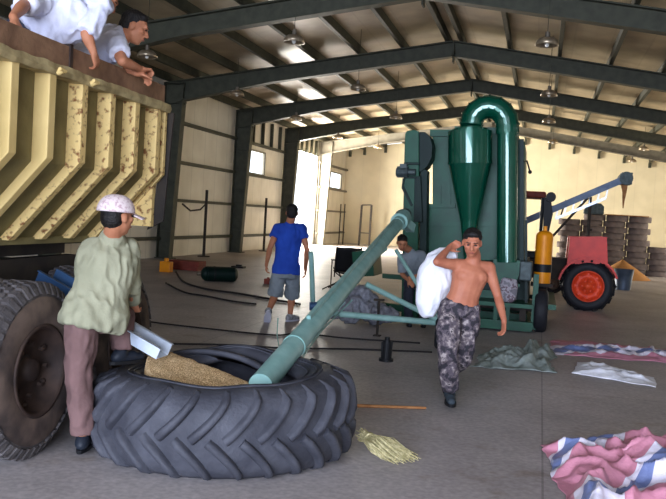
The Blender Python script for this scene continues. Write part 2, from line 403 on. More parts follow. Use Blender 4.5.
# gable
g = MB(); g.prism([(XL-.1, 0), (XR+.1, 0), (XR+.1, ZER+.12), (XM, ZR+.12), (XL-.1, ZE+.12)], YG, YG+.12, lambda u, v, w: Vector((u, w, v))); g.obj('wall_back', 'gable', kind='structure')
f = MB()
f.prism([(XL-.1, 0), (-6.2, 0), (-6.2, 4.1), (3.2, 4.1), (3.2, 0), (XR+.1, 0), (XR+.1, ZER+.12), (XM, ZR+.12), (XL-.1, ZE+.12)], YF-.12, YF, lambda u, v, w: Vector((u, w, v))); f.obj('wall_front', 'wall', kind='structure')
# roof
r = MB()
for x0, x1 in ((XL-.2, XM), (XM, XR+.2)):
    z0, z1 = roofz(x0)+.17, roofz(x1)+.17
    r.add([(x0, YF-.2, z0), (x1, YF-.2, z1), (x1, YG+.2, z1), (x0, YG+.2, z0), (x0, YF-.2, z0+.08), (x1, YF-.2, z1+.08), (x1, YG+.2, z1+.08), (x0, YG+.2, z0+.08)],
          [(0, 1, 2, 3), (7, 6, 5, 4), (0, 4, 5, 1), (1, 5, 6, 2), (2, 6, 7, 3), (3, 7, 4, 0)])
r.obj('ceiling', 'roof', kind='structure')
tn = 0
def trim(mb, m):
    global tn; tn += 1; return mb.obj('trim_%d' % tn, m, kind='structure')
# purlins
pxs = [XM-.14, XM+.14]+[XM-.14-.87*i for i in range(1, 7)]+[XM+.14+.93*i for i in range(1, 9)]+[XL+.12]
for x in pxs:
    z = roofz(x); trim(MB().beam((x, YF, z+.085), (x, YG, z+.085), .07, .16), 'steel')
# portal frames
def portal(y, m='steel'):
    mb = MB(); W = .2; t = .022
    def ibeam(a, b, da, db, up, last=1):
        # web + flanges between points on the outer line, depth below
        a = Vector(a); b = Vector(b); up = Vector(up)
        ai, bi = a-up*da, b-up*db
        for p, q in ((a-up*t/2, b-up*t/2), (ai+up*t/2, bi+up*t/2)):
            mb.beam(p, q, W, t, up)
        yy = Vector((0, .006, 0)); mb.add([a+yy, b+yy, bi+yy, ai+yy, a-yy, b-yy, bi-yy, ai-yy], [(0, 1, 2, 3), (7, 6, 5, 4), (0, 4, 5, 1), (1, 5, 6, 2), (2, 6, 7, 3), (3, 7, 4, 0)])
    for xe, s in ((XL, 1), (XR+.1, -1)):
        ze = roofz(xe)
        up = Vector((-s*SL, 0, 1)).normalized()
        mid = XM-s*2.6*1.0
        ibeam((xe, y, ze), (xe+s*2.3, y, roofz(xe+s*2.3)), .46, .31, up)
        ibeam((xe+s*2.3, y, roofz(xe+s*2.3)), (XM, y, ZR), .31, .30, up)
        ibeam((xe, y, 0), (xe, y, ze), .30, .46, (-s, 0, 0))
        mb.bbox((xe+s*.01, y-.008, ze-.46), (xe+s*.46, y+.008, ze-.03)); mb.bbox((xe+s*.0, y-.1, ze-.02), (xe+s*.46, y+.1, ze+.0)); mb.beam((xe, y, ze-.46), (xe+s*.46, y, ze-.40), .2, .02)
        mb.bbox((xe-.02, y-.14, 0), (xe+s*.36, y+.14, .03))
        for k in (1, 2, 3): mb.bbox((xe+s*(.02), y-.09, ze*k/4), (xe+s*.3, y+.09, ze*k/4+.012))
    mb.bbox((XM-.012, y-.1, ZR-.42), (XM+.012, y+.1, ZR-.01))
    return trim(mb, m)
for k in range(-5, 3): portal(YB+BAY*k)
portal(YB+BAY*3, 'steelpale')  # same steel as the others, paler with the glare in its colour
# wall girts, bars
for z in (3.485, 2.6, 1.745, .9):
    segs = [(YF, YG)] if z > 3.72 else [(YF, 24.9), (28.9, YG)]
    for a, b in segs: trim(MB().bbox((XL-.055, a, z-.035), (XL+.06, b, z+.035)), 'steel' if a < 20 else 'steelpale')
for y0, y1, n in ((21.8, 24.2, 4), (26.0, 28.4, 5)):
    for i in range(n):
        y = y0+(y1-y0)*i/(n-1); trim(MB().bbox((XL-.05, y-.025, 3.5 if y < 25 else 3.7), (XL+.04, y+.025, 4.22)), 'steel')
for i, h in enumerate(HL):
    mb = MB(); a, b, c, d = h; e = .04
    for q0, q1 in (((a-e, d), (b+e, d+e)), ((a-e, c-e), (b+e, c)) if c > 0 else ((a-e, d), (b+e, d+e)), ((a-e, c), (a, d)), ((b, c), (b+e, d))):
        mb.bbox((XL-.065, q0[0], q0[1]), (XL-.04, q1[0], q1[1]))
    mb.obj('door_1' if c == 0 else 'window_%d' % (1 if i == 0 else 2), 'steelpale', kind='structure')
for x in pxs[2:]:
    trim(MB().bbox((x-.05, YG-.12, roofz(x)-.20), (x+.05, YG, roofz(x)+.0)), 'steel')

# ================================================================== PENDANT LAMPS
def lamp_proto():
    t = thing('pendant_lamp', 'x', 'lamp', (0, 0, 0), group='high bay pendant lamps')
    MB().cyl((0, 0, .16), (0, 0, .86), .007, n=6).cyl((0, 0, .82), (0, 0, .86), .05, n=10).obj('rod', 'steel', t)
    MB().cyl((0, 0, .08), (0, 0, .2), .05, .04, n=12).obj('socket', 'brass', t)
    MB().revolve([(.05, .10), (.13, .085), (.185, .04), (.215, -.05), (.205, -.05), (.176, .03), (.125, .072), (.05, .088)], (0, 0, 0), (0, 0, 1), n=20, closed=True, fn=lambda p: p).obj('lamp_shade', 'lampshade', t)
    MB().sphere((0, 0, -.01), (.045, .045, .07), n=10, m=8).obj('bulb', 'lampglass', t)
    return t
proto = lamp_proto(); first = True
def lamp(px, py, z, label):
    global first
    z = CAMZ+(z-CAMZ)*HK; p = G(px, py, z)
    if first: first = False; proto.location = p; proto['label'] = label; o = proto
    else: o = dup(proto, p, label=label)
    # rod reaches the purlin
    for c in o.children:
        if c.name.startswith('rod'):
            c.data = c.data.copy()
            for v in c.data.vertices:
                if v.co.z > .5: v.co.z += CAMZ+(roofz(p.x/HK)+.165-CAMZ)*HK-z-.86
    return o
for px, py, z, lb in [
    (294, 40, 4.0, 'grey pendant lamp, nearest and largest of the row left of the roof ridge'),
    (358, 88, 4.0, 'second pendant lamp in the row left of the roof ridge'),
    (396, 117, 4.0, 'third pendant lamp in the row left of the ridge, over the green elevator'),
    (147, 55, 3.85, 'pendant lamp hanging beside the hands of the man leaning over the truck board'),
    (237, 94, 3.95, 'pendant lamp just below the second roof beam near the left wall'),
    (296, 118, 4.0, 'pendant lamp above the bright doorway beside the third column'),
    (338, 137, 4.0, 'pendant lamp under the beams nearest to the far left corner window'),
    (378, 147, 4.0, 'small far pendant lamp against the roof end left of the elevator'),
    (547, 43, 4.0, 'brightest pendant lamp, nearest one right of the roof ridge'),
    (549, 94, 4.0, 'second pendant lamp right of the ridge, straight below the nearest one'),
    (549, 121, 4.0, 'third pendant lamp down the column of lamps right of the ridge'),
    (553, 142, 4.0, 'lowest pendant lamp in the column of lamps right of the ridge'),
    (644, 149, 4.0, 'pendant lamp at the far right edge under the last beam'),
    (632, 161, 4.0, 'tiny far pendant lamp below the beams at the right against the cream wall')]:
    lamp(px, py, z, lb)

# ================================================================== PEOPLE
def hand(mb, wr, dv, nv, sgn, curl=.35, s=1.0, spread=.12):
    wr = Vector(wr); dv = Vector(dv).normalized(); nv = Vector(nv); nv = (nv-dv*nv.dot(dv)).normalized(); sd = nv.cross(dv)*sgn   # sd points to the thumb
    mb.cap(wr, .026*s, wr+dv*.02*s, .026*s)
    for k in (-1, -.3, .35, 1): mb.cap(wr+dv*.018*s+sd*k*.018*s, .016*s, wr+dv*.085*s+sd*k*.027*s, .0135*s, n=8)
    for i, (o, L) in enumerate(((1, .068), (.34, .078), (-.32, .073), (-.98, .056))):
        p = wr+dv*.088*s+sd*o*.029*s; a = 0; d0 = (dv+sd*o*spread).normalized()
        for j, fr in enumerate((.45, .32, .25)):
            a += curl*(1+.15*j+.08*i); d = d0*cos(a)+nv*sin(a); q = p+d*L*fr*1.05*s
            mb.cap(p, (.0098-.0009*j)*s, q, (.0090-.0010*j)*s, n=8); p = q
    p = wr+dv*.025*s+sd*.022*s; d = (dv*.62+sd*.70+nv*.22).normalized(); q = p+d*.042*s; mb.cap(p, .0135*s, q, .011*s, n=8)
    d = (d*.7+dv*.45+nv*.3*curl).normalized(); r = q+d*.032*s; mb.cap(q, .011*s, r, .0095*s, n=8); d = (d*.7+dv*.5).normalized(); mb.cap(r, .0095*s, r+d*.02*s, .008*s, n=8)

def basis(f, u):
    f = Vector(f).normalized(); u = Vector(u); u = (u-f*f.dot(u)).normalized(); r = f.cross(u); return r, f, u
def Rm(r, f, u): return Matrix((r, f, u)).transposed()

class Fig:
    """J: joints; neck, pelvis, shL, shR, elL, elR, wrL, wrR, hipL, hipR, knL, knR, anL, anR, head; hf/hu = head forward/up; tf = torso forward"""
    def __init__(s, J, hf, tf, hu=(0, 0, 1), k=1.0, girth=1.0):
        s.J = {a: Vector(b) for a, b in J.items()}; s.hf = Vector(hf); s.hu = Vector(hu); s.tf = Vector(tf).normalized(); s.k = k; s.g = girth
    def sections(s, e=0, lo=-.06, hi=1.0, low_flare=1.0, gather=False):
        J = s.J; pe = (J['hipL']+J['hipR'])/2; nk = (J['shL']+J['shR'])/2; ax = nk-pe; L = ax.length; u = ax/L
        rh = (J['hipR']-J['hipL']).normalized(); rs = (J['shR']-J['shL']).normalized(); k = s.k*s.g
        tab = [(-.14, .155, .112), (-.04, .168, .118), (.12, .165, .115), (.34, .142, .104), (.55, .150, .108), (.75, .168, .118), (.90, .165, .108), (1.0, .145, .085), (1.06, .09, .065)]
        out = []; hs_ = 1
        bend = s.J.get('bow', Vector((0, 0, 0)))
        for t, a, b in tab:
            if t < lo or t > hi+.07: continue
            tt = min(max(t, 0), 1); r = (rh*(1-tt)+rs*tt); r = (r-u*r.dot(u)).normalized(); f = u.cross(r)
            fl = low_flare if t < .15 else 1
            out.append((pe+ax*t+bend*sin(pi*tt), r*(a+e)*k*fl, f*(b+e)*k*fl))
        return out
    def head(s, mb):
        J = s.J; k = s.k*1.06; r, f, u = basis(s.hf, s.hu); h = J['head']; R = Rm(r, f, u)
        mb.sphere(h+u*.022*k-f*.012*k, (.074*k, .094*k, .088*k), R, 16, 12)
        mb.sphere(h-u*.030*k+f*.018*k, (.062*k, .072*k, .078*k), R, 14, 10)
        mb.sphere(h-u*.083*k+f*.052*k, (.030*k, .026*k, .024*k), R)               # chin
        mb.cap(h+f*.086*k+u*.012*k, .010*k, h+f*.106*k-u*.022*k, .013*k, n=8)      # nose
        for q in (-1, 1):
            mb.sphere(h-u*.028*k+f*.092*k+r*q*.012*k, .010*k)
            mb.sphere(h-u*.008*k+f*.058*k+r*q*.045*k, (.022*k, .022*k, .018*k), R)   # cheek
            mb.sphere(h+r*q*.076*k-f*.008*k-u*.006*k, (.009*k, .020*k, .031*k), R)   # ear
        mb.cap(h+f*.078*k+u*.034*k-r*.03*k, .014*k, h+f*.078*k+u*.034*k+r*.03*k, .014*k)  # brow
        mb.cap(h-u*.055*k+f*.080*k-r*.018*k, .010*k, h-u*.055*k+f*.080*k+r*.018*k, .010*k)
        mb.cap(h-u*.05*k-f*.025*k, .056*k, J['neck'], .060*k)
    def face_parts(s, par):
        r, f, u = basis(s.hf, s.hu); h = s.J['head']; k = s.k*1.06; R = Rm(r, f, u)
        for q in (-1, 1):
            MB().sphere(h+f*.085*k+u*.012*k+r*q*.030*k, (.013*k, .008*k, .006*k), R).obj('eye', 'eye', par)
            MB().cap(h+f*.093*k+u*.034*k+r*q*.015*k, .004*k, h+f*.087*k+u*.034*k+r*q*.045*k, .003*k, n=6).obj('eyebrow', 'hair', par)
        MB().cap(h-u*.054*k+f*.090*k-r*.016*k, .0055*k, h-u*.054*k+f*.090*k+r*.016*k, .0055*k, n=8).obj('lips', 'lip', par)
    def body(s, par, m, voxel=.008, legs=True, hands=None, chest=True):
        J = s.J; k = s.k; mb = MB(); s.head(mb)
        mb.loft(s.sections(0 if chest else -.014)); nk = (J['shL']+J['shR'])/2
        mb.cap(nk, .075*k, J['neck'], .062*k)
        for S in 'LR':
            sh, el, wr = J['sh'+S], J['el'+S], J['wr'+S]
            mb.cap(nk*.55+J['neck']*.0+sh*.45, .062*k, sh, .058*k); mb.sphere(sh, .062*k)
            m1 = sh.lerp(el, .45); mb.cap(sh, .054*k, m1, .049*k); mb.cap(m1, .049*k, el, .038*k)
            m2 = el.lerp(wr, .3); mb.cap(el, .038*k, m2, .041*k); mb.cap(m2, .041*k, wr, .026*k)
            if legs:
                hp, kn, an = J['hip'+S], J['kn'+S], J['an'+S]
                m1 = hp.lerp(kn, .4); mb.cap(hp, .088*k, m1, .078*k); mb.cap(m1, .078*k, kn, .054*k)
                bk = -s.tf*.018; m2 = kn.lerp(an, .3)+bk; mb.cap(kn, .052*k, m2, .056*k); mb.cap(m2, .056*k, an, .034*k)
        if chest:
            ax = (nk-(J['hipL']+J['hipR'])/2); r = (J['shR']-J['shL']).normalized(); u = ax.normalized(); f = u.cross(r)
            for q in (-1, 1):
                mb.sphere(nk-ax*.22+r*q*.070*k+f*.042*k, (.085*k, .070*k, .072*k))    # chest muscle
                mb.sphere(nk-ax*.22+r*q*.085*k-f*.062*k, (.07*k, .07*k, .05*k))     # shoulder blade
        for S in 'LR':
            if hands and S in hands: h = hands[S]; hand(mb, J['wr'+S], h[0], h[1], h[2], h[3] if len(h) > 3 else .35, k)
        return fuse(mb, voxel, 3).obj(par.name.split('.')[0]+'_body' if False else 'body', m, par, recalc=False)
    def hairdo(s, par, m='hair', seed=0):
        r, f, u = basis(s.hf, s.hu); h = s.J['head']; k = s.k*1.06; R = Rm(r, f, u); mb = MB()
        mb.sphere(h+u*.046*k-f*.026*k, (.078*k, .090*k, .078*k), R, 16, 12); mb.sphere(h-u*.005*k-f*.045*k, (.073*k, .066*k, .075*k), R, 14, 10)
        mb.sphere(h+u*.090*k+f*.030*k, (.056*k, .042*k, .026*k), R)
        for i in range(26):
            a = random.uniform(-pi*.9, pi*.9); e = random.uniform(.1, 1.2); d = r*sin(a)*cos(e)-f*cos(a)*cos(e)+u*sin(e)
            mb.sphere(h+u*.035*k-f*.02*k+d*.074*k, .017*k, n=6, m=4)
        fuse(mb, .009*k, 2, .003, 40, seed).obj('hair', m, par, recalc=False)
    def shirt(s, par, m, sleeve=.5, e=.022, lo=-.15, flare=1.05, wr=.012, voxel=.010, seed=0, long=False, flat=False):
        J = s.J; k = s.k; mb = MB(); mb.loft(s.sections(e, lo, 1.0, flare)); nk = (J['shL']+J['shR'])/2
        mb.cap(nk, .088*k, nk.lerp(J['neck'], .6), .078*k)
        for S in 'LR':
            sh, el, wrs = J['sh'+S], J['el'+S], J['wr'+S]
            mb.cap(nk*.5+sh*.5, .078*k, sh, .074*k)
            if long: mb.cap(sh, .074*k, el, .058*k); mb.cap(el, .058*k, el.lerp(wrs, .92), .042*k)
            else:
                q = sh.lerp(el, sleeve); mb.cyl(sh, q, .072*k, .068*k); mb.sphere(sh, .072*k)
        return fuse(mb, voxel, 3, wr, 8, seed).obj('shirt', m, par, recalc=False)
    def trousers(s, par, m, e=.022, upto=1.0, wr=.011, voxel=.010, name='trousers', seed=3, top=.12, loose=1.0):
        J = s.J; k = s.k; mb = MB(); sc = s.sections(e-.006, -.2, top)[:3]; mb.loft(sc)
        for S in 'LR':
            hp, kn, an = J['hip'+S], J['kn'+S], J['an'+S]
            mb.cap(hp, .098*k, hp.lerp(kn, .45), .092*k*loose)
            if upto >= 1: mb.cap(hp.lerp(kn, .45), .092*k*loose, kn, .074*k*loose); mb.cyl(kn, an+(kn-an)*.08, .074*k*loose, .062*k*loose); mb.sphere(kn, .074*k*loose)
            else: mb.cyl(hp.lerp(kn, .45), kn.lerp(an, upto), .092*k*loose, .098*k*loose)
        return fuse(mb, voxel, 3, wr, 8, seed).obj(name, m, par, recalc=False)
    def shoes(s, par, m, dirs, h=.05, big=1.08):
        J = s.J; k = s.k*big
        for S in 'LR':
            if S not in dirs: continue
            d, u = dirs[S]; r, f, u = basis(d, u); a = J['an'+S]; mb = MB()
            b = a-u*.075*s.k
            mb.cap(a-u*.01*k, .045*k, b+u*.045*k-f*.02*k, .044*k); mb.cap(b+u*.038*k-f*.035*k, .036*k, b+u*.036*k+f*.09*k, .038*k); mb.cap(b+u*.032*k+f*.07*k, .036*k, b+u*.028*k+f*.15*k, .030*k)
            o = fuse(mb, .009*k, 2).obj('shoe', m, par, recalc=False)
            sl_ = MB(); n = 20; vs = []
            for z in (0, .022):
                for i in range(n):
                    t = 2*pi*i/n; vs.append(b+f*(.052+.135*cos(t))*k+r*(.042*sin(t)*(1+.12*cos(t)))*k+u*(z-.006)*k)
            sl_.add(vs, [tuple(reversed(range(n))), tuple(range(n, 2*n))]+[(i, (i+1) % n, n+(i+1) % n, n+i) for i in range(n)])
            sl_.obj('sole', 'black' if m != 'sneaker' else 'white', o)

# ================================================================== DUMP TRUCK
TO = Vector((-2.97, 4.54, 0)); TA = radians(2.6)
TX = Vector((cos(TA), sin(TA), 0)); TY = Vector((-sin(TA), cos(TA), 0))
def T(x, y, z): return TO+TX*x+TY*y+Vector((0, 0, z))
TR3 = Matrix((TX, TY, (0, 0, 1))).transposed().to_3x3()
def tb(mb, a, b):
    a = Vector(a); b = Vector(b); c = (a+b)/2; return mb.box(T(*c), [abs(q) for q in (b-a)], TR3)
truck = thing('dump_truck', 'cream ribbed tipper truck with brown top board along the left edge', 'truck', T(-1.1, 0, 0), TA)
yA, yB_ = -3.0, 1.72
# body shell: side plates, sloping skirts, floor, far side
bd = MB()
for sx in (0, 1):
    X = lambda q: q if sx == 0 else -2.3-q
    bd.prism([(-.125, 1.85), (-.105, 1.86), (-.105, 2.44), (-.125, 2.44)], yA, yB_, lambda u, v, w: T(X(u), w, v))
    bd.prism([(-.125, 1.85), (-.105, 1.86), (-.585, 1.33), (-.61, 1.35)], yA, yB_, lambda u, v, w: T(X(u), w, v))
tb(bd, (-1.75, yA, 1.30), (-.55, yB_, 1.35)); tb(bd, (-2.25, yA, 1.35), (-.05, yA+.03, 2.5))
bd.obj('tipper_body', 'sidewall', truck)
yr = [-.40+.40*i+(0 if i < 1 else .0) for i in range(-6, 6)]
for i, y in enumerate(yr):
    if y-.085 < yA or y > yB_-.0: continue
    rb = MB(); y0, y1 = y-.078, y; rb.prism([(-.108, 2.41), (0, 2.41), (0, 1.885), (-.50, 1.335), (-.60, 1.335), (-.108, 1.88)], y0, y1, lambda u, v, w: T(u, w, v))
    rb.obj('side_rib', 'cream' if i < 8 else 'creamrust', truck, bevel=.006)
rb = MB(); rb.prism([(-.09, 2.45), (-.01, 2.45), (-.01, 1.885), (-.49, 1.33), (-.60, 1.33), (-.09, 1.90)], yB_-.02, yB_+.02, lambda u, v, w: T(u, w, v)); rb.obj('end_post', 'creamrust', truck)
tg = MB(); tb(tg, (-2.22, yB_, 1.45), (-.10, yB_+.05, 2.46))
for q in range(4): tb(tg, (-2.0+.6*q, yB_+.05, 1.47), (-1.92+.6*q, yB_+.11, 2.44))
tg.obj('tailgate', 'creamrust', truck)
hg = MB(); hg.cyl(T(-.04, yB_+.06, 2.42), T(-.04, yB_+.10, 1.62), .018, n=8); hg.prism([(-.02, 2.42), (.03, 2.40), (-.02, 1.5), (-.16, 1.42), (-.10, 1.7)], yB_+.06, yB_+.085, lambda u, v, w: T(u, w, v)); hg.obj('tailgate_latch', 'chassis', truck)
# battered top rail
rl = MB(); n = 130
def railfn(i, a):
    y = yA+(yB_+.03-yA)*i/n; wv = .011*noise.noise(Vector((y*3.1, 1, 0)))+.010*noise.noise(Vector((y*9, 3, 0))); bx = .018*noise.noise(Vector((y*4.3, 7, 2)))
    px_, pz = [(-.10, 2.405), (.015, 2.40), (.028, 2.43), (.018, 2.468), (-.10, 2.47)][a]
    return T(px_+(bx if a in (1, 2, 3) else 0), y, pz+wv*(1 if a in (2, 3) else .8))
vs = [railfn(i, a) for i in range(n+1) for a in range(5)]
rl.add(vs, [(i*5+a, i*5+(a+1) % 5, (i+1)*5+(a+1) % 5, (i+1)*5+a) for i in range(n) for a in range(5)]+[(0, 1, 2, 3, 4), tuple(n*5+a for a in (4, 3, 2, 1, 0))])
rl.obj('top_rail', 'creamdull', truck, recalc=True)
bo = MB(); tb(bo, (-.075, yA, 2.472), (-.03, yB_, 2.62)); bo.obj('side_board', 'board', truck, bevel=.006)
bo = MB(); tb(bo, (-2.27, yA, 2.472), (-2.22, yB_, 2.62)); tb(bo, (-2.22, yB_-.05, 2.472), (-.075, yB_, 2.60)); bo.obj('side_board', 'board', truck)
ck = MB(); tb(ck, (-.028, .18, 2.43), (-.018, .215, 2.635)); tb(ck, (-.09, .18, 2.622), (-.018, .215, 2.634)); ck.obj('board_clamp', 'rimbrown', truck)
hk = MB()
for y in (-.03, .395): hk.cyl(T(.02, y, 2.415), T(.055, y+.0, 2.43), .020, n=10); hk.cyl(T(.055, y-.035, 2.432), T(.055, y+.035, 2.428), .012, n=8)
hk.obj('sheet_hook', 'cream', truck)
ch = MB()
for x in (-.75, -1.60): tb(ch, (x-.05, yA, .92), (x+.05, yB_-.1, 1.18))
for y in (-2, -1, 0.6, 1.5): tb(ch, (-1.6, y-.05, .98), (-.75, y+.05, 1.12))
for x in (-.85, -1.50): tb(ch, (x-.06, yA, 1.19), (x+.06, yB_-.15, 1.30))
for y in (-.05, 1.22): ch.cyl(T(-2.2, y, .57), T(-.1, y, .57), .085, n=12); ch.sphere(T(-1.17, y, .57), (.2, .2, .22))
for y in (-.05, 1.22):
    for q in range(5): tb(ch, (-.70, y-.5+.07*q, .82+.018*q), (-.62, y+.5-.07*q, .835+.018*q))
ch.obj('chassis', 'chassis', truck)

def truck_wheel(par, xo, yc, face=1):
    """outer face at local x = xo"""
    c = T(xo, yc, .56); ax = TX*face; R0 = .555; W = .29
    prof = [(.275, -.02), (.285, -.005), (.34, .0), (.43, -.004), (.48, -.012), (.522, -.028), (.540, -.045), (.542, -.14), (.540, -W+.045), (.48, -W+.01), (.36, -W), (.30, -W+.01)]
    t = MB().revolve(prof, c, ax, 72)
    n = 44
    x, y, d = t.frame(ax)
    for i in range(n):
        for row, (off, wd) in enumerate(((-.062, .05), (-.115, .045), (-.17, .045), (-.225, .05))):
            a = 2*pi*(i+(row % 2)*.5)/n; da = 2*pi/n*.33; v = []
            for rr, sh in ((.536, 1), (.556, .82)):
                for (da_, dh) in ((-1, -1), (-.25, -1.25), (1, -1), (1, 1), (.25, 1.25), (-1, 1)):
                    aa = a+da*da_*sh; v.append(c+(x*cos(aa)+y*sin(aa))*rr+d*(off+dh*wd/2*sh*.85))
            t.add(v, [(5, 4, 3, 2, 1, 0), (6, 7, 8, 9, 10, 11)]+[(k, (k+1) % 6, 6+(k+1) % 6, 6+k) for k in range(6)])
        a = 2*pi*i/n; da = 2*pi/n*.27; v = []          # shoulder lugs
        for aa in (a-da, a+da):
            for rr, h in ((.478, -.020), (.484, .004), (.552, -.034), (.554, -.060), (.53, -.06)): v.append(c+(x*cos(aa)+y*sin(aa))*rr+d*h)
        t.add(v, [(0, 1, 2, 3, 4), (9, 8, 7, 6, 5)]+[(k, 5+k, 5+(k+1) % 5, (k+1) % 5) for k in range(5)])
    wh = t.obj('wheel', 'rubber2', par)
    s2 = MB().revolve([(.285, .0), (.33, .008), (.42, .006), (.465, -.006)], c+ax*.002, ax, 60); s2.obj('sidewall', 'rubbrown', wh)
    rim = MB().revolve([(.285, -.01), (.295, .012), (.275, .018), (.262, -.01), (.245, -.085), (.19, -.115), (.13, -.11), (.075, -.10), (.07, -.045), (.05, -.035), (.0, -.033)], c, ax, 48)
    for i in range(8):
        a = 2*pi*i/8; p = c+(x*cos(a)+y*sin(a))*.165-ax*.08; rim.cyl(p, p+ax*.03, .014, n=6, smooth=False)
    for i in range(6):
        a = 2*pi*(i+.5)/6; p = c+(x*cos(a)+y*sin(a))*.225-ax*.095
        rim.sphere(p, .022, n=8, m=6)
    rim.obj('rim', 'rimbrown', wh)
    return wh
truck_wheel(truck, 0, -.05); truck_wheel(truck, -.31, -.05); truck_wheel(truck, -.055, 1.24); truck_wheel(truck, -.365, 1.24)
truck_wheel(truck, -2.3, -.05, -1); truck_wheel(truck, -2.3, 1.24, -1)

# grain load inside the body
ld = MB(); ld.grid(lambda u, v: T(-2.14+1.98*u, yA+.05+(yB_-.08-yA)*v, 2.02+.06*noise.noise(Vector((u*3, v*6, 0)))-.12*abs(u-.5)), 20, 40)
ld.obj('grain_load', 'grain', label='heap of wheat inside the raised cream truck body', cat='grain', kind='stuff')

# ================================================================== BIG TRACTOR TYRE
TC = Vector((-2.055, 5.315, 0)); RT_ = .905; HT = 1.05
def warp(p):
    q = p-TC; a = math.atan2(q.y, q.x); r = math.hypot(q.x, q.y); k = min(1, max(0, (r-.45)/.3))
    up = p.z/.5
    z = p.z*(1-.10*math.exp(-((abs(a)-pi)/.7)**2))*(1+.05*math.exp(-((a-.2)/.8)**2))
    z += .085*up*math.exp(-((a-1.75)/.55)**2)*(1-min(1, max(0, (r-.5)/.3)))
    z += .012*up*noise.noise(Vector((q.x*3, q.y*3, 0)))
    z *= HT; rr = r*(1.01+.012*sin(3*a+1)); return Vector((TC.x+q.x/r*rr if r else p.x, TC.y+q.y/r*rr if r else p.y, z))
tprof = [(.50, .405), (.495, .44), (.53, .475), (.60, .502), (.69, .512), (.77, .498), (.825, .462), (.85, .40), (.862, .33), (.866, .25), (.862, .17), (.85, .09), (.825, .035), (.77, .004), (.69, .0), (.60, .004), (.53, .02), (.50, .05), (.51, .085),
         (.60, .06), (.72, .06), (.79, .10), (.82, .18), (.825, .25), (.82, .32), (.79, .40), (.72, .452), (.60, .448), (.53, .42)]
ty = MB().revolve(tprof, TC, (0, 0, 1), 96, closed=True, fn=warp, up=(0, 1, 0))
for rr, z in ((.56, .493), (.62, .510), (.655, .514)):
    ty.revolve([(rr-.007, z-.006), (rr, z+.006), (rr+.007, z-.006)], TC, (0, 0, 1), 96, closed=True, fn=warp, up=(0, 1, 0))
NL = 27
def carc(z): # carcass radius at height
    pts = [(0.0, .775), (.035, .825), (.09, .85), (.17, .862), (.25, .866), (.33, .862), (.40, .85), (.462, .825), (.50, .775), (.515, .70)]
    for (a, b), (c, d) in zip(pts[:-1], pts[1:]):
        if a <= z <= c: return b+(d-b)*(z-a)/(c-a)
    return .70 if z > .5 else .775
for i in range(NL):
    for row in (0, 1):
        a0 = 2*pi*(i+row*.5)/NL; path = []
        for j in range(9):
            t = j/8
            z = (.506-.262*t) if row == 0 else (.003+.235*t)
            z = min(z, .508); sh = -.20*(t**1.5)-.05*t
            path.append((a0+sh, z, t))
        vs = []
        for j, (a, z, t) in enumerate(path):
            rb_ = carc(z); wid = .024+.006*t; lift = .046*min(1, (1-abs(t-.5)*2)*4+.55)
            if t < .1: lift *= .55
            # tangent along path in (arc, z)
            j0, j1 = max(0, j-1), min(8, j+1); da = (path[j1][0]-path[j0][0])*.86; dz = path[j1][1]-path[j0][1]; L_ = math.hypot(da, dz) or 1; na, nz = -dz/L_, da/L_
            for (o, rr) in ((-1.15, rb_-.012), (-.8, rb_+lift*.62), (-.45, rb_+lift), (.45, rb_+lift), (.8, rb_+lift*.62), (1.15, rb_-.012)):
                aa = a+na*o*wid/.86; zz = min(max(z+nz*o*wid, -.0), .516)
                if row == 1 and t < .1: zz = max(zz, 0)
                vs.append(warp(Vector((TC.x+rr*cos(aa), TC.y+rr*sin(aa), zz))))
        fs = [(j*6+k, j*6+k+1, (j+1)*6+k+1, (j+1)*6+k) for j in range(8) for k in range(5)]
        ty.add(vs, fs, True); ty.add(vs[:6], [(5, 4, 3, 2, 1, 0)]); ty.add(vs[-6:], [(0, 1, 2, 3, 4, 5)])
tyre = ty.obj('tractor_tyre', 'rubber', label='huge lugged tractor tyre lying flat on the floor holding grain', cat='tyre', recalc=True)
fl = MB(); pts = [P(172, 356, 6.25), P(195, 351, 6.2), P(222, 352, 6.1), P(248, 360, 6.0), P(266, 374, 5.9)]
def bez(ps, t):
    ps = [Vector(p) for p in ps]
    while len(ps) > 1: ps = [a.lerp(b, t) for a, b in zip(ps[:-1], ps[1:])]
    return ps[0]
vs = []; N_ = 20
for i in range(N_+1):
    c = bez(pts, i/N_); d = (bez(pts, min(1, i/N_+.02))-bez(pts, max(0, i/N_-.02))).normalized(); x, y, _ = fl.frame(d)
    for a_, b_ in ((-.07, -.05), (-.075, .0), (-.03, .035), (.03, .03), (.02, .0), (-.03, -.01)): vs.append(c+x*a_+Vector((0, 0, b_)))
fl.add(vs, [(i*6+k, i*6+(k+1) % 6, (i+1)*6+(k+1) % 6, (i+1)*6+k) for i in range(N_) for k in range(6)], True); fl.add(vs[:6], [(5, 4, 3, 2, 1, 0)]); fl.add(vs[-6:], [(0, 1, 2, 3, 4, 5)])
fl.obj('torn_bead_flap', 'rubber', tyre)

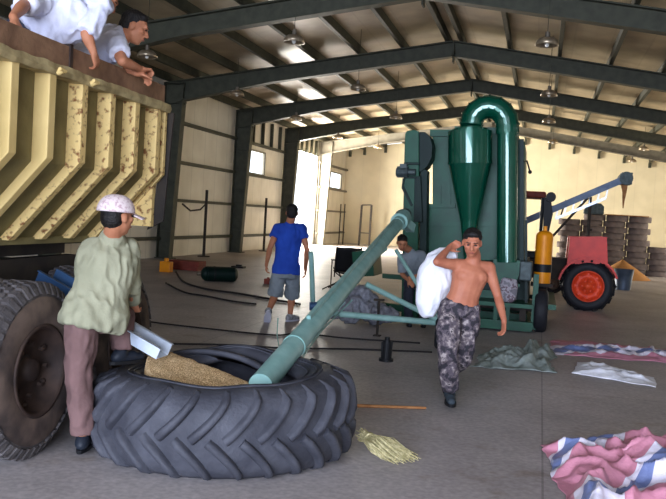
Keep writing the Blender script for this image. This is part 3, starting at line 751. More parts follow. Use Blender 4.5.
# grain in the tyre
ch0 = G(156, 362, .60); RL0 = G(170, 353, .58); RL1 = G(250, 387, .44); rld = (RL1-RL0).normalized()
def grainfn(u, v):
    r = .56*v if v < .98 else .60; a = 2*pi*u; x = TC.x+r*cos(a); y = TC.y+r*sin(a)
    al = (x-RL0.x)*rld.x+(y-RL0.y)*rld.y; ac = -(x-RL0.x)*rld.y+(y-RL0.y)*rld.x
    z = .595-.17*max(0, al)-.20*max(0, al-.62)-.10*abs(min(0, al))
    z -= .85*max(0, ac) + (.10*max(0, -ac-.05))
    z = z+.008*noise.noise(Vector((x*14, y*14, 0)))
    return Vector((x, y, max(.03, z) if v < .985 else .02))
gr = MB().grid(grainfn, 72, 34); 
gr.obj('wheat_heap', 'grain', label='sloping heap of golden wheat grain inside the big tyre', cat='grain', kind='stuff')

# chute from the truck
CA, CB = T(-.42, .62, 1.00), G(162, 357, .60)
def channel(mb, A, B, w, h, t=.006, flare=1.0):
    d = (B-A).normalized(); s_ = d.cross(Vector((0, 0, 1))).normalized(); u = s_.cross(d)
    mb.beam(A, B, w, t, u); mb.beam(A+s_*w/2+u*h/2, B+s_*w/2+u*h/2, t, h, u); mb.beam(A-s_*w/2+u*h/2, B-s_*w/2+u*h/2, t, h, u)
    for q in (1, -1): mb.beam(A+s_*q*(w/2+.012)+u*h, B+s_*q*(w/2+.012)+u*h, .03, t, u)
chute = thing('grain_chute', 'sheet metal channel chute running from truck into the tyre, blue at top', 'chute', (CB.x, CB.y, .3))
mid = CA.lerp(CB, .52)
channel(mid_ := MB(), mid, CB, .165, .08); mid_.obj('trough', 'galv', chute)
c2 = MB(); channel(c2, CA, mid+(CB-CA).normalized()*.05, .20, .14); c2.obj('hopper', 'blue', chute)

# ================================================================== MAN IN CAP AT THE TYRE
D1 = 5.30
def q(x, y, d=D1): return P(x, y, d)
VU = Vector((0, 0, 1)); AWAY = Vector((FW.x, FW.y, 0)).normalized(); RGT = Vector((RT.x, RT.y, 0)).normalized()
J = dict(head=q(118, 217, 5.22), neck=q(113, 235, 5.25), shL=q(94, 249, 5.25), shR=q(127, 250, 5.38), elL=q(88, 278, 5.45), elR=q(131, 281, 5.48), wrL=q(112, 300, 5.62), wrR=q(133, 303, 5.60),
         hipL=q(82, 318, 5.20), hipR=q(106, 318, 5.30), knL=q(79, 380, 5.22), knR=q(122, 316, 5.62), anL=q(83, 438, 5.27), anR=q(121, 352, 5.58))
t = thing('person', 'man seen from behind in pale cap and olive shirt, foot up on big tyre', 'person', (J['anL'].x, J['anL'].y, 0))
F = Fig(J, (AWAY*.85+RGT*.6-VU*.04), (AWAY+RGT*.45), k=1.0)
F.body(t, 'skin', .009, chest=False, hands={'L': ((RGT*.8-VU*.6), -VU+AWAY*.3, -1, .5), 'R': ((RGT*.0-VU*.7+AWAY*.7), AWAY-VU*.5, 1, .5)})
F.face_parts(t)
F.shirt(t, 'olive', e=.026, lo=-.2, flare=1.14, wr=.018, voxel=.010, long=True, seed=2)
F.trousers(t, 'brown', e=.02, loose=1.08, seed=5, wr=.012)
F.shoes(t, 'shoe', {'L': (AWAY*.85-RGT*.05, VU), 'R': (AWAY*.7+RGT*.6, VU)})
F.hairdo(t)
r_, f_, u_ = basis(F.hf, VU); R_ = Rm(r_, f_, u_); h = F.J['head']
cp = MB(); vs = []
for j in range(9):
    e = j/8*pi/2
    for i in range(28):
        a = 2*pi*i/28; vs.append(h+u_*(.030+.112*sin(e))+r_*cos(a)*.108*cos(e)**.8-f_*.020+f_*sin(a)*.126*cos(e)**.8)
cp.add(vs, [(j*28+i, j*28+(i+1) % 28, (j+1)*28+(i+1) % 28, (j+1)*28+i) for j in range(8) for i in range(28)], True)
cap_ = cp.obj('cap', 'cap', t, solid=.004)
bm_ = MB(); vs = []
for j in range(7):
    for i in range(15):
        a = -1.05+2.1*i/14; rr = .104+.078*j/6*cos(a*.75)
        vs.append(h+f_*(rr*cos(a)*1.0+.004)+r_*rr*sin(a)*.92+u_*(.032-.022*(j/6)-.02*sin(a)**2))
bm_.add(vs, [(j*15+i, j*15+i+1, (j+1)*15+i+1, (j+1)*15+i) for j in range(6) for i in range(14)], True); bm_.obj('brim', 'cap', cap_, solid=.005)

# ================================================================== MAN WITH SACK
D2 = 7.26
J = dict(head=P(472, 243, 7.12), neck=P(474, 256, 7.22), shL=P(489, 268, 7.26), shR=P(456, 265, 7.22), elL=P(498, 297, 7.25), elR=P(437, 262, 7.12), wrL=P(504, 320, 7.12), wrR=P(448, 249, 7.30),
         hipL=P(470, 310, 7.28), hipR=P(450, 308, 7.24), knL=P(459, 354, 7.30), knR=P(448, 352, 7.08), anL=P(437, 345, 7.78), anR=P(450, 393, 7.25))
J['knL'] = P(462, 358, 7.35); J['anL'] = P(447, 372, 7.74)
t = thing('person', 'bare-chested man in grey camouflage trousers walking forward with white sack', 'person', (J['anR'].x, J['anR'].y, 0))
TOW = -AWAY
F = Fig(J, (TOW*1-VU*.35-RGT*.15), TOW, k=.98)
F.body(t, 'skin2', .008, hands={'L': (VU*-1+RGT*.05, -RGT+TOW*.2, 1, .45), 'R': (AWAY*.6+RGT*.6+VU*.3, VU*.2-AWAY, -1, .5)})
F.face_parts(t); F.hairdo(t, seed=4)
F.trousers(t, 'camo', e=.014, loose=1.18, seed=8, wr=.013, voxel=.009, top=.1)
F.shoes(t, 'boot', {'L': (TOW*.7-VU*.7, VU*.7+TOW*.6), 'R': (TOW+RGT*-.05, VU)}, big=1.2)
# white sack carried
sk = MB(); A_ = P(444, 256, 7.42); B_ = P(430, 300, 7.20)
r0 = P(435, 252, 7.55)
sk.loft([(P(449, 248, 7.50), RGT*.06, AWAY*.05), (P(443, 255, 7.48), RGT*.13, AWAY*.12), (P(438, 268, 7.47), RGT*.165, AWAY*.15), (P(434, 285, 7.46), RGT*.16, AWAY*.15), (P(430, 302, 7.45), RGT*.125, AWAY*.12), (P(428, 314, 7.45), RGT*.07, AWAY*.06), (P(427, 317, 7.45), RGT*.03, AWAY*.03)], 20)
fuse(sk, .012, 4, .014, 7, 3).obj('grain_sack', 'wsack', label='full white woven sack slung on the shoulder of bare-chested man', cat='sack', recalc=False)

# ================================================================== MAN IN BLUE SHIRT
b = lambda x, y, d=12.1: P(x, y, d)
J = dict(head=b(292, 213, 12.05), neck=b(290, 223, 12.1), shL=b(277.5, 229, 12.1), shR=b(301.5, 229, 12.15), elL=b(270, 248, 12.0), elR=b(307, 250, 12.1), wrL=b(266.5, 264, 12.15), wrR=b(305.5, 268, 12.35),
         hipL=b(279, 272, 12.1), hipR=b(293, 272, 12.15), knL=b(275.5, 294, 12.2), knR=b(292, 295, 12.35), anL=b(268.5, 311, 11.95), anR=b(290, 316, 12.3))
t = thing('person', 'walking man in royal blue shirt and grey shorts near the bright doorway', 'person', (J['anR'].x, J['anR'].y, 0))
F = Fig(J, AWAY, AWAY, k=1.04)
F.body(t, 'skin', .010, hands={'L': (VU*-1, RGT, 1, .5), 'R': (VU*-1+RGT*.1, -RGT, -1, .4)}, chest=False)
F.hairdo(t, seed=9); F.shirt(t, 'blueshirt', .45, e=.024, lo=-.05, flare=1.05, voxel=.012, wr=.012, seed=11)
F.trousers(t, 'shorts', e=.024, upto=.08, name='shorts', voxel=.012, loose=1.12, seed=12)
F.shoes(t, 'sneaker', {'L': (AWAY*.7-VU*.7-RGT*.1, VU*.7+AWAY*.7), 'R': (AWAY*.8+RGT*.5, VU)}, big=1.22)

# ================================================================== TWO MEN ON THE TRUCK
# crouching man with short dark hair, forearms over the board
def tp(px, py, lx):    # pixel on the plane parallel to the truck side at local x = lx
    d = ray(px, py); P0 = T(lx, 0, 0); n_ = TX; tt = (P0-CAM).dot(n_)/d.dot(n_); return CAM+d*tt
J = dict(head=tp(135, 28, -.02), neck=tp(122, 37, -.10), shL=tp(110, 33, -.30), shR=tp(116, 45, -.06), elL=tp(128, 67, -.03), elR=tp(122, 61, .04), wrL=tp(136, 73, .04), wrR=tp(140, 69, .07))
J['head'] = tp(134.5, 28, -.04)
hp = J['neck']-VU*.42+TY*-.28+TX*-.32
J.update(hipL=hp-TX*.12, hipR=hp+TX*.12-TY*.05, knL=hp-TX*.14+TY*.28-VU*.22, knR=hp+TX*.06+TY*.28-VU*.22, anL=hp-TX*.14-TY*.05-VU*.30, anR=hp+TX*.06-TY*.05-VU*.30)
# the farther shoulder/arm is on the inside
t = thing('person', 'young man with dark hair and pale shirt resting forearms on truck board', 'person', J['knL'])
F = Fig(J, (RGT*.95-VU*.35+AWAY*.15), (RGT*.8-VU*.4), k=1.0, girth=.95)
F.body(t, 'skin', .008, hands={'L': (TY*.9+TX*.5-VU*.15, -VU, 1, .55), 'R': (TY*.9+TX*.3+VU*.1, -VU, -1, .6)}, chest=False)
F.face_parts(t); F.hairdo(t, seed=21)
F.shirt(t, 'white', .62, e=.026, lo=-.05, voxel=.010, wr=.016, seed=22)
F.trousers(t, 'jean', voxel=.012); F.shoes(t, 'shoe', {'L': (-TY, VU), 'R': (-TY, VU)})
# standing man bent over, head at the frame top
J = dict(head=tp(103, -1, -.02), neck=tp(84, -4, -.10), shL=tp(38, 2, -.30), shR=tp(80, 8, -.06), elL=tp(20, 14, -.24), elR=tp(86, 34, .0), wrL=tp(15, 22, -.14), wrR=tp(93, 51, .04))
J['shL'] = tp(62, -6, -.42); J['elL'] = tp(26, 8, -.28)
hp = tp(47, 36, -.34)
J.update(hipL=hp-TX*.16-TY*.1, hipR=hp+TX*.10-TY*.1, knL=hp-TX*.26-VU*.30+TY*.06, knR=hp+TX*.0-VU*.30+TY*.06, anL=hp-TX*.26-VU*.58-TY*.26, anR=hp-TX*.04-VU*.58-TY*.26)
J['shL'] = J['neck']+TX*-.20-TY*.02-VU*.05; J['shR'] = J['neck']+TX*.14-VU*.07-TY*.02
J['elL'] = tp(24, 5, -.22); J['wrL'] = tp(13, 17, -.10)
t = thing('person', 'man in pale striped shirt bending over truck board, head at top edge', 'person', (J['anL'].x, J['anL'].y, J['anL'].z-.08))
F = Fig(J, (RGT*.8-VU*.6), (RGT*.3-VU*.9), hu=(.5, .2, .8), k=1.0, girth=1.12)
F.body(t, 'skin', .009, hands={'L': (TX*.5-VU*.8, TX*-.5-VU*.5, 1, .5), 'R': (TY*.45-VU*.8+TX*.1, -TX, -1, .6)}, chest=False)
F.face_parts(t); F.hairdo(t, seed=31)
F.shirt(t, 'white', .97, e=.045, lo=-.05, voxel=.011, wr=.018, seed=33)
F.trousers(t, 'jean', voxel=.012); F.shoes(t, 'shoe', {'L': (TX, VU), 'R': (TX, VU)})

# ================================================================== PERSON BEHIND THE AUGER
c = lambda x, y, d=12.2: P(x, y, d)
J = dict(head=c(402, 243, 11.9), neck=c(409, 250), shL=c(421, 255), shR=c(402, 259), elL=c(428, 270), elR=c(402, 274), wrL=c(416, 276, 12.0), wrR=c(408, 280, 12.0), hipL=c(424, 279, 12.6), hipR=c(410, 280, 12.6), knL=c(423, 300, 12.35), knR=c(408, 301, 12.35), anL=c(423, 322, 12.5), anR=c(409, 322, 12.5))
zf = min(J['anL'].z, J['anR'].z)
t = thing('person', 'stooping person in grey clothes half hidden behind the pale green auger', 'person', (J['anR'].x, J['anR'].y, 0))
for S in 'LR': J['an'+S].z = .085
F = Fig(J, TOW-VU*.5, TOW, k=.92)
F.body(t, 'skin', .011, hands={'L': (-RGT-VU*.4, TOW, 1, .4), 'R': (RGT*.6-VU*.6, TOW, -1, .4)}, chest=False)
F.face_parts(t); F.hairdo(t, seed=41); F.shirt(t, 'shorts', .9, e=.02, voxel=.013, seed=42); F.trousers(t, 'jean', voxel=.013); F.shoes(t, 'shoe', {'L': (TOW, VU), 'R': (TOW, VU)})

# ================================================================== GREEN GRAIN CLEANING MACHINE
YM = 12.75
def py_(mb, poly, y0, y1, Y=None):
    Y = YM if Y is None else Y
    pts = [HY(x, y, Y) for x, y in poly]; pts = [(p.x, p.z) for p in pts]
    return mb.prism(pts, y0, y1, lambda u, v, w: Vector((u, w, v)))
gm = HY(490, 331, YM)
mach = thing('grain_cleaning_machine', 'tall dark green grain cleaner with cyclone and U-shaped pipe on wheeled chassis', 'machine', (gm.x, YM+.9, 0))
hb = MB()
py_(hb, [(428, 130), (500, 130), (524, 138), (524, 262), (423, 262), (423, 206), (428, 204)], YM+.55, YM+2.3)
hb.obj('housing', 'green2', mach, bevel=.01)
hb = MB(); py_(hb, [(426, 126), (451, 126), (451, 133), (426, 133)], YM+.48, YM+2.2); py_(hb, [(451, 122), (516, 124), (516, 131), (451, 131)], YM+.55, YM+2.3)
py_(hb, [(429, 166), (430, 163), (454, 180), (454, 184)], YM+.50, YM+.56); py_(hb, [(421, 203), (452, 203), (452, 207), (421, 207)], YM+.48, YM+.56)
py_(hb, [(424, 222), (500, 222), (500, 226), (424, 226)], YM+.49, YM+.56)
for x in (436, 446): py_(hb, [(x, 184), (x+1.2, 184), (x+1.2, 203), (x, 203)], YM+.52, YM+.56)
hb.obj('hood_trim', 'green2', mach)
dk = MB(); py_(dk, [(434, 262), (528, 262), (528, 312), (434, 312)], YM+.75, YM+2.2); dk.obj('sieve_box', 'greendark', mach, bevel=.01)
sb = MB(); py_(sb, [(436, 268), (500, 268), (500, 272), (436, 272)], YM+.66, YM+.76); py_(sb, [(432, 290), (500, 294), (500, 302), (432, 298)], YM+.60, YM+.74)
sb.obj('side_channel', 'green2', mach); sb = MB(); py_(sb, [(352, 252), (372, 250), (374, 276), (354, 277)], YM+1.8, YM+2.6, YM+1.8); sb.obj('feed_bin', 'green2', mach); sb = MB(); py_(sb, [(374, 276), (436, 281), (436, 286), (374, 281)], YM+.7, YM+.8); sb.obj('side_channel', 'green2', mach); sb = MB(); py_(sb, [(378, 302), (436, 309), (436, 316), (378, 309)], YM+.2, YM+.3, YM+.2)
sb.obj('side_channel', 'green2', mach)
# elevator
el = MB(); py_(el, [(404, 133), (406, 130), (414, 129), (418, 131), (418, 163), (416, 320), (400, 320), (403, 163)], YM+.10, YM+.42); el.obj('elevator_leg', 'green2', mach, bevel=.008)
el = MB(); py_(el, [(418, 131), (424, 131), (429, 136), (431.5, 145), (430.5, 157), (426, 166), (420, 171), (418, 172)], YM+.13, YM+.52); py_(el, [(419, 166), (426, 170), (424, 318), (417, 318)], YM+.16, YM+.44)
py_(el, [(403, 162), (419, 162), (419, 164.5), (403, 164.5)], YM+.07, YM+.44); py_(el, [(414, 178), (420, 175), (422, 222), (413, 222)], YM+.06, YM+.12)
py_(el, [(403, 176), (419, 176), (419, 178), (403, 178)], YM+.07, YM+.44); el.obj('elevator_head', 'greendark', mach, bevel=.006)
p0 = HY(397.5, 172, YM+.02); p1 = HY(408, 172, YM+.02)
mo = MB().cyl(p0, p1, .085, n=20).cyl(p0-Vector((.02, 0, 0)), p0, .06, .085, n=20).cyl(p1, p1+Vector((.12, .0, 0)), .05, n=12)
for i in range(6): a = 2*pi*i/6; mo.cyl(p0+Vector((.0, cos(a)*.092, sin(a)*.092)), p1+Vector((0, cos(a)*.092, sin(a)*.092)), .008, n=6)
mo.bbox(p0+Vector((.04, -.06, .06)), p1+Vector((-.02, .06, .12))); mo.obj('elevator_motor', 'motor', mach)
bt = MB(); c0 = HY(408, 130.5, YM+.2)
py_(bt, [(402, 178), (404, 178), (403, 186), (412, 205), (410, 206), (401, 188)], YM+.05, YM+.09); bt.obj('drive_guard', 'greendark', mach)
# cyclone
def vc(xc, y, Y): return HY(xc, y, Y)
YC = YM+.15; S_ = (HY(492, 150, YC)-HY(448, 150, YC)).length
a_, b__, c__ = vc(470, 129, YC), vc(470, 163.5, YC), vc(469.5, 221, YC)
cy = MB(); R1 = S_/2
ax_ = (a_-b__).normalized()
cy.cyl(b__, a_, R1*.80, R1*.80, n=40); 
cy.obj('cyclone_drum', 'green', mach)
# volute scroll: radius grows round the drum
sc_ = MB(); n = 48; vs = []
x_, y_, d_ = sc_.frame(ax_, (0, 1, 0)); 
top_v = vc(478, 138, YC)
for i in range(n):
    t = i/n; ang = 2*pi*t; rr = R1*(1.02+.0*t); vs.append((cos(ang)*rr, sin(ang)*rr))
mid_a = vc(470, 163.5, YC); top_b = mid_a+ax_*((a_-b__).length*.93)
sc_.cyl(mid_a, top_b, R1, n=48); sc_.cyl(mid_a-ax_*.012, mid_a+ax_*.012, R1*1.03, n=48)
sc_.obj('cyclone_volute', 'green', mach)
co = MB(); co.cyl(mid_a, c__, R1*.98, R1*.42, n=48, caps=True); co.cyl(c__, vc(468.5, 262, YC), R1*.42, R1*.20, n=32); co.cyl(vc(468.5, 262, YC), vc(468.3, 272, YC), R1*.26, n=24); co.obj('cyclone_cone', 'green', mach)
# U pipe
rP = (HY(481.5, 140, YC)-HY(461, 140, YC)).length/2
pc = MB(); L0, R0_ = (471.5, 134), (507.5, 134); cx, cyy = 489.5, 124; rad = 18; pts = [(471.3, 133)]
for i in range(0, 9): a = pi-pi*i/8; pts.append((cx+rad*cos(a), cyy-rad*sin(a)*1.02+(1.5*i/8)))
pts.append((507.6, 133))
W3 = [HY(x, y, YC) for x, y in pts]
pc.tube(W3, rP*1.13, n=24, smooth=False)
for i in range(1, len(W3)-1, 1):
    d = (W3[i+1]-W3[i-1]).normalized(); pc.cyl(W3[i]-d*.009, W3[i]+d*.009, rP*1.20, n=24)
pc.obj('bend_pipe', 'green', mach)
pv = MB(); pv.cyl(W3[-1], HY(507, 262, YC), rP, n=32); pv.cyl(W3[-1]-Vector((0, 0, .03)), W3[-1]+Vector((0, 0, .0)), rP*1.14, n=32); pv.obj('down_pipe', 'green', mach)
pv = MB(); pv.cyl(HY(470.5, 133, YC), HY(470.5, 127, YC), rP*1.12, n=24); pv.obj('pipe_collar', 'green2', mach)
fr = MB()
for x0, x1, ya, yb in ((519, 523.5, 137, 262), (524.5, 527, 220, 310), (497, 500, 262, 300)): py_(fr, [(x0, ya), (x1, ya), (x1, yb), (x0, yb)], YM+.30, YM+.42)
fr.obj('upright', 'greendark', mach)
lv = MB(); a = HY(524, 161, YM+.3); lv.tube([a, HY(527, 161, YM+.2), HY(529, 168, YM+.2), HY(530, 172, YM+.2)], .014, n=6); lv.sphere(HY(530, 172, YM+.2), .03); lv.obj('lever', 'black', mach)
# fan and motor
fa = MB(); c0 = HY(506, 272, YM+.1); fa.cyl(c0+Vector((0, -.02, 0)), c0+Vector((0, .42, 0)), .20, n=28); fa.bbox(c0+Vector((-.20, .0, -.0)), c0+Vector((.20, .40, .19))); fa.bbox(c0+Vector((-.22, .02, -.22)), c0+Vector((.22, .38, -.17))); fa.obj('fan_housing', 'green2', mach)
fm = MB(); c1 = HY(526, 271, YM+.12); fm.bbox(c1+Vector((-.10, -.02, -.15)), c1+Vector((.09, .3, .15))); fm.cyl(c1+Vector((0, -.05, 0)), c1+Vector((0, .1, 0)), .075, n=18); fm.obj('fan_motor', 'motor', mach, bevel=.02)
# chassis
cz = HY(470, 322, YM).z
cs = MB(); xl, xr = HY(434, 322, YM).x, HY(532, 322, YM).x
cs.bbox((xl, YM-.02, cz-.07), (xr, YM+.08, cz+.07))
for x in (xl+.04, xr-.04): cs.bbox((x-.05, YM, cz-.06), (x+.05, YM+3.3, cz+.06))
for y in (YM+1.2, YM+2.3, YM+3.2): cs.bbox((xl, y, cz-.06), (xr, y+.1, cz+.06))
cs.bbox((xr-.02, YM+.1, cz+.28), (xr+.34, YM+2.6, cz+.36))
for y in (YM+.15, YM+1.3, YM+2.4): cs.bbox((xr-.02, y, cz-.05), (xr+.06, y+.08, cz+.80))
for x in (xl+.3, xl+.9, xr-.4): cs.bbox((x, YM+.0, cz+.06), (x+.06, YM+.06, cz+.34))
cs.bbox((xl, YM-.02, cz+.28), (xr, YM+.80, cz+.34))
cs.obj('chassis', 'green2', mach)
cw = HY(541, 310, YM+.33)
for y in (YM+.33, YM+2.6): ax2 = MB(); ax2.cyl((xl-.1, y, cw.z), (cw.x, y, cw.z), .04, n=10); ax2.bbox((xl+.1, y-.05, cw.z), (xl+.2, y+.05, cz)); ax2.bbox((xr-.2, y-.05, cw.z), (xr-.1, y+.05, cz)); ax2.obj('axle', 'chassis', mach)
def road_wheel(par, c, ax, R, W, m='rubberdark', rim='tin', name='wheel', lug=0, rimR=.58):
    c = Vector(c); ax = Vector(ax).normalized(); mb = MB(); r = R*rimR
    mb.revolve([(r, 0), (r*1.03, .012), (R*.82, .018), (R*.93, .004), (R, -W*.18), (R*1.005, -W*.5), (R, -W*.82), (R*.93, -W), (R*.82, -W-.012), (r, -W)], c, ax, 56)
    x, y, d = mb.frame(ax)
    if lug:
        for i in range(lug):
            for s_ in (0, 1):
                a = 2*pi*(i+s_*.5)/lug; p = c+(x*cos(a)+y*sin(a))*(R+.012)-ax*(W*(.27 if s_ else .73)); tg_ = (-x*sin(a)+y*cos(a)); dd = (ax*W*.24*(1 if s_ else -1)+tg_*.05)
                mb.beam(p-dd, p+dd, .035, .045, (x*cos(a)+y*sin(a)))
    else:
        for k in (.3, .5, .7): mb.revolve([(R*1.0, -W*k-.008), (R*1.012, -W*k), (R*1.0, -W*k+.008)], c, ax, 56)
    wh = mb.obj(name, m, par)
    rm = MB(); rm.revolve([(r*1.02, -W*.1), (r*1.03, .012), (r*.95, .006), (r*.90, -W*.22), (r*.55, -W*.28), (r*.45, -W*.12), (r*.25, -W*.10), (r*.22, .0), (0, .0)], c, ax, 40)
    for i in range(6): a = 2*pi*i/6; p = c+(x*cos(a)+y*sin(a))*r*.36-ax*W*.12; rm.cyl(p, p+ax*.02, r*.05, n=6)
    for i in range(8):
        a = 2*pi*i/8; p = c+(x*cos(a)+y*sin(a))*r*.72-ax*W*.24; rm.beam(p-(x*cos(a)+y*sin(a))*r*.12, p+(x*cos(a)+y*sin(a))*r*.12, r*.13, .02, ax)
    rm.obj('rim', rim, wh); return wh
Rw = .335
for x, s_ in ((cw.x+.08, 1), (xl-.16, -1)):
    for y in (YM+.33, YM+2.6): road_wheel(mach, (x, y, Rw), (s_, 0, 0), Rw, .17)
# orange tank
oc = HY(543, 262, YM+.85); zt = HY(543, 236, YM+.85).z; zb = HY(543, 283, YM+.85).z
ot = MB().cyl((oc.x, oc.y, zb), (oc.x, oc.y, zt), .135, n=28).sphere((oc.x, oc.y, zt), (.135, .135, .09)).cyl((oc.x, oc.y, zt+.06), (oc.x, oc.y, zt+.16), .03, n=10)
oo = ot.obj('orange_dust_tank', 'orange', mach, label='orange yellow upright cylinder')
MB().cyl((oc.x, oc.y, HY(543, 272, YM+.85).z), (oc.x, oc.y, HY(543, 264, YM+.85).z), .142, n=28).obj('tank_band', 'black', oo)
MB().bbox((oc.x-.17, oc.y-.14, zb-.05), (oc.x+.17, oc.y+.14, zb)).obj('tank_shelf', 'chassis', mach)
# sacks on the deck
pm = HY(511, 300, YM-.02)
sk = MB(); sk.loft([((pm.x, pm.y+.16, cz+.36), (.09, 0, 0), (0, .08, 0)), ((pm.x, pm.y+.16, cz+.40), (.14, 0, 0), (0, .12, 0)), ((pm.x, pm.y+.16, cz+.58), (.135, 0, 0), (0, .12, 0)), ((pm.x, pm.y+.16, cz+.70), (.12, 0, 0), (0, .09, 0)), ((pm.x, pm.y+.16, cz+.73), (.09, 0, 0), (0, .03, 0))], 20)
o = fuse(sk, .02, 2, .015, 9, 5)
zmin = min(v.z for v in o.v); o.v = [v+Vector((-.06, -.02, cz+.34-zmin)) for v in o.v]
o.obj('printed_sack', 'patterned', label='printed grey sack standing on green chassis beside the bare-chested man', cat='sack', recalc=False)

# ================================================================== AUGER
A0 = G(263, 383, .47); A1 = P(399, 222, 11.2)
aug = thing('grain_auger', 'long pale green tube auger from the tyre up to the green machine', 'auger', (A0.x, A0.y, 0))
ad = (A1-A0).normalized()
MB().cyl(A0-ad*.05, A1, .086, n=24).obj('auger_tube', 'mint', aug)
for t_ in (.13, .97): cl = MB(); p = A0.lerp(A1, t_); cl.cyl(p-ad*.02, p+ad*.02, .093, n=24); cl.obj('clamp_ring', 'mint', aug)
ax_ = ad.cross(Vector((0, 0, 1))).normalized(); au = ax_.cross(ad)
MB().beam(A0.lerp(A1, .2)+au*.10, A0.lerp(A1, .9)+au*.10, .035, .03, au).obj('top_rib', 'mint', aug)
hd = MB(); hd.cyl(A1, A1+ad*.35, .12, n=20); hd.beam(A1+ad*.2, A1+ad*.2+Vector((.1, .30, -.12)), .12, .12); hd.obj('discharge_head', 'mint', aug)
mt = MB(); mt.cyl(A1+ad*.35, A1+ad*.62, .085, n=16); mt.obj('auger_motor', 'motor', aug)
# undercarriage
q1 = G(313, 328); q2 = P(441, 322, 11.0); q3 = P(366, 284, 10.3); q4 = P(313, 306, 10.9)
st = MB()
st.cyl(P(311, 252, 10.9), G(314, 331, 0), .036, n=10); st.obj('support_post', 'mint', aug)
st = MB(); st.cyl(P(316, 305, 10.85), P(386, 248, 11.35), .032, n=10); st.obj('lift_bar', 'mint', aug)
st = MB(); st.cyl(q3, P(440, 321, 10.5), .036, n=10); st.cyl(P(340, 314, 10.4), P(440, 323, 10.5), .040, n=10); st.cyl(P(396, 250, 11.1), P(440, 321, 10.6), .028, n=10); st.cyl(P(315, 313, 10.8), P(342, 314, 10.4), .032, n=10)
st.obj('undercarriage_frame', 'mint', aug)
kb = MB(); kb.cyl(P(309.5, 306, 10.85), P(317, 306, 10.85), .055, n=14); kb.obj('winch', 'blue', aug)
wc = P(440, 330, 10.5); wc.z = .2
road_wheel(aug, (wc.x+.05, wc.y, .2), (1, .1, 0), .2, .1)
ws = MB()
ws.tube([P(352, 300, 9.2), P(322, 330, 8.0), P(306, 352, 7.2), P(300, 362, 6.8)], .009, n=6); ws.tube([P(345, 302, 9.0), P(316, 333, 7.8), P(298, 356, 7.0)], .007, n=6)
ws.obj('control_cord', 'mint', aug)
mw = MB(); mw.tube([P(278, 318, 8.8), P(277, 335, 8.7), P(279, 346, 8.6), P(286, 351, 8.3), P(296, 340, 7.6)], .006, n=6); mw.obj('loose_cord', 'mint', aug)
# jack stand and leg
jp = G(386, 361); jk = MB(); jk.cyl(jp, jp+Vector((0, 0, .03)), .085, n=20); jk.cyl(jp+Vector((0, 0, .03)), jp+Vector((0, 0, .24)), .062, .05, n=16); jk.cyl(jp+Vector((0, 0, .24)), jp+Vector((0, 0, .275)), .03, n=12)
for i in range(4): a = pi/2*i+.4; jk.beam(jp+Vector((cos(a)*.05, sin(a)*.05, .03)), jp+Vector((cos(a)*.056, sin(a)*.056, .22)), .02, .03)
jk.obj('screw_jack', 'black', label='short black screw jack standing alone on concrete left of walking man', cat='jack')
lg = G(377, 336); l2 = MB(); l2.bbox(lg+Vector((-.05, -.05, 0)), lg+Vector((.05, .05, .015))); l2.cyl(lg, lg+Vector((0, 0, .50)), .018, n=8); l2.beam(lg+Vector((-.07, 0, .5)), lg+Vector((.07, 0, .5)), .05, .03); l2.obj('prop_stand', 'chassis', label='thin dark prop stand with square foot below the green frame', cat='stand')
# plastic bag heap
hp_ = G(368, 327)+Vector((-.22, -.12, 0)); pl = MB()
for i in range(24):
    a = random.uniform(0, 2*pi); r_ = random.uniform(0, .42); pl.sphere(hp_+Vector((cos(a)*r_*1.25, sin(a)*r_*.8+.3, random.uniform(.08, .10)+.38*(1-r_/.45)*random.random())), (random.uniform(.10, .2), random.uniform(.1, .18), random.uniform(.08, .14)))
o = fuse(pl, .02, 1, .05, 8, 12); zmin = min(v.z for v in o.v); o.v = [v-Vector((0, 0, zmin)) for v in o.v]
o.obj('plastic_bag_heap', 'plastic', label='crumpled heap of grey plastic bags beneath the auger frame', cat='bags', recalc=False)

# ================================================================== TRACTOR
YT = 17.1; tc_ = HY(588, 286, YT); RTt = (HY(614, 286, YT)-tc_).length
tr = thing('tractor', 'red tractor with large orange-red rear wheel behind the green machine', 'tractor', (tc_.x-.8, YT+.8, 0))
road_wheel(tr, (tc_.x, YT, RTt), (0, -1, 0), RTt, .36, 'rubberdark', 'redrim', lug=18, rimR=.62)
road_wheel(tr, (tc_.x, YT+1.5, RTt), (0, 1, 0), RTt, .36, 'rubberdark', 'redrim', lug=18, rimR=.62)
road_wheel(tr, (tc_.x-2.0, YT+.1, .34), (0, -1, 0), .34, .2, 'rubberdark', 'redrim'); road_wheel(tr, (tc_.x-2.0, YT+1.4, .34), (0, 1, 0), .34, .2, 'rubberdark', 'redrim')
def rel(x, y, Y=YT): p = HY(x, y, Y); return p
for y in (YT-.02, YT+1.14):
    fe = MB(); n = 14; vs = []
    for i in range(n+1):
        a = radians(20+150*i/n)
        for rr, dy in ((RTt+.06, 0), (RTt+.06, .38), (RTt+.10, .38), (RTt+.10, 0)): vs.append(Vector((tc_.x+cos(a)*rr, y+dy, RTt+sin(a)*rr)))
    fe.add(vs, [(i*4+k, i*4+(k+1) % 4, (i+1)*4+(k+1) % 4, (i+1)*4+k) for i in range(n) for k in range(4)]+[(3, 2, 1, 0), (n*4, n*4+1, n*4+2, n*4+3)])
    py_(fe, [(570, 237), (607, 237), (608, 264), (567, 264)], y+.05, y+.36, YT); fe.obj('fender', 'red', tr)
tbod = MB(); x0, x1 = tc_.x-2.5, tc_.x+.35
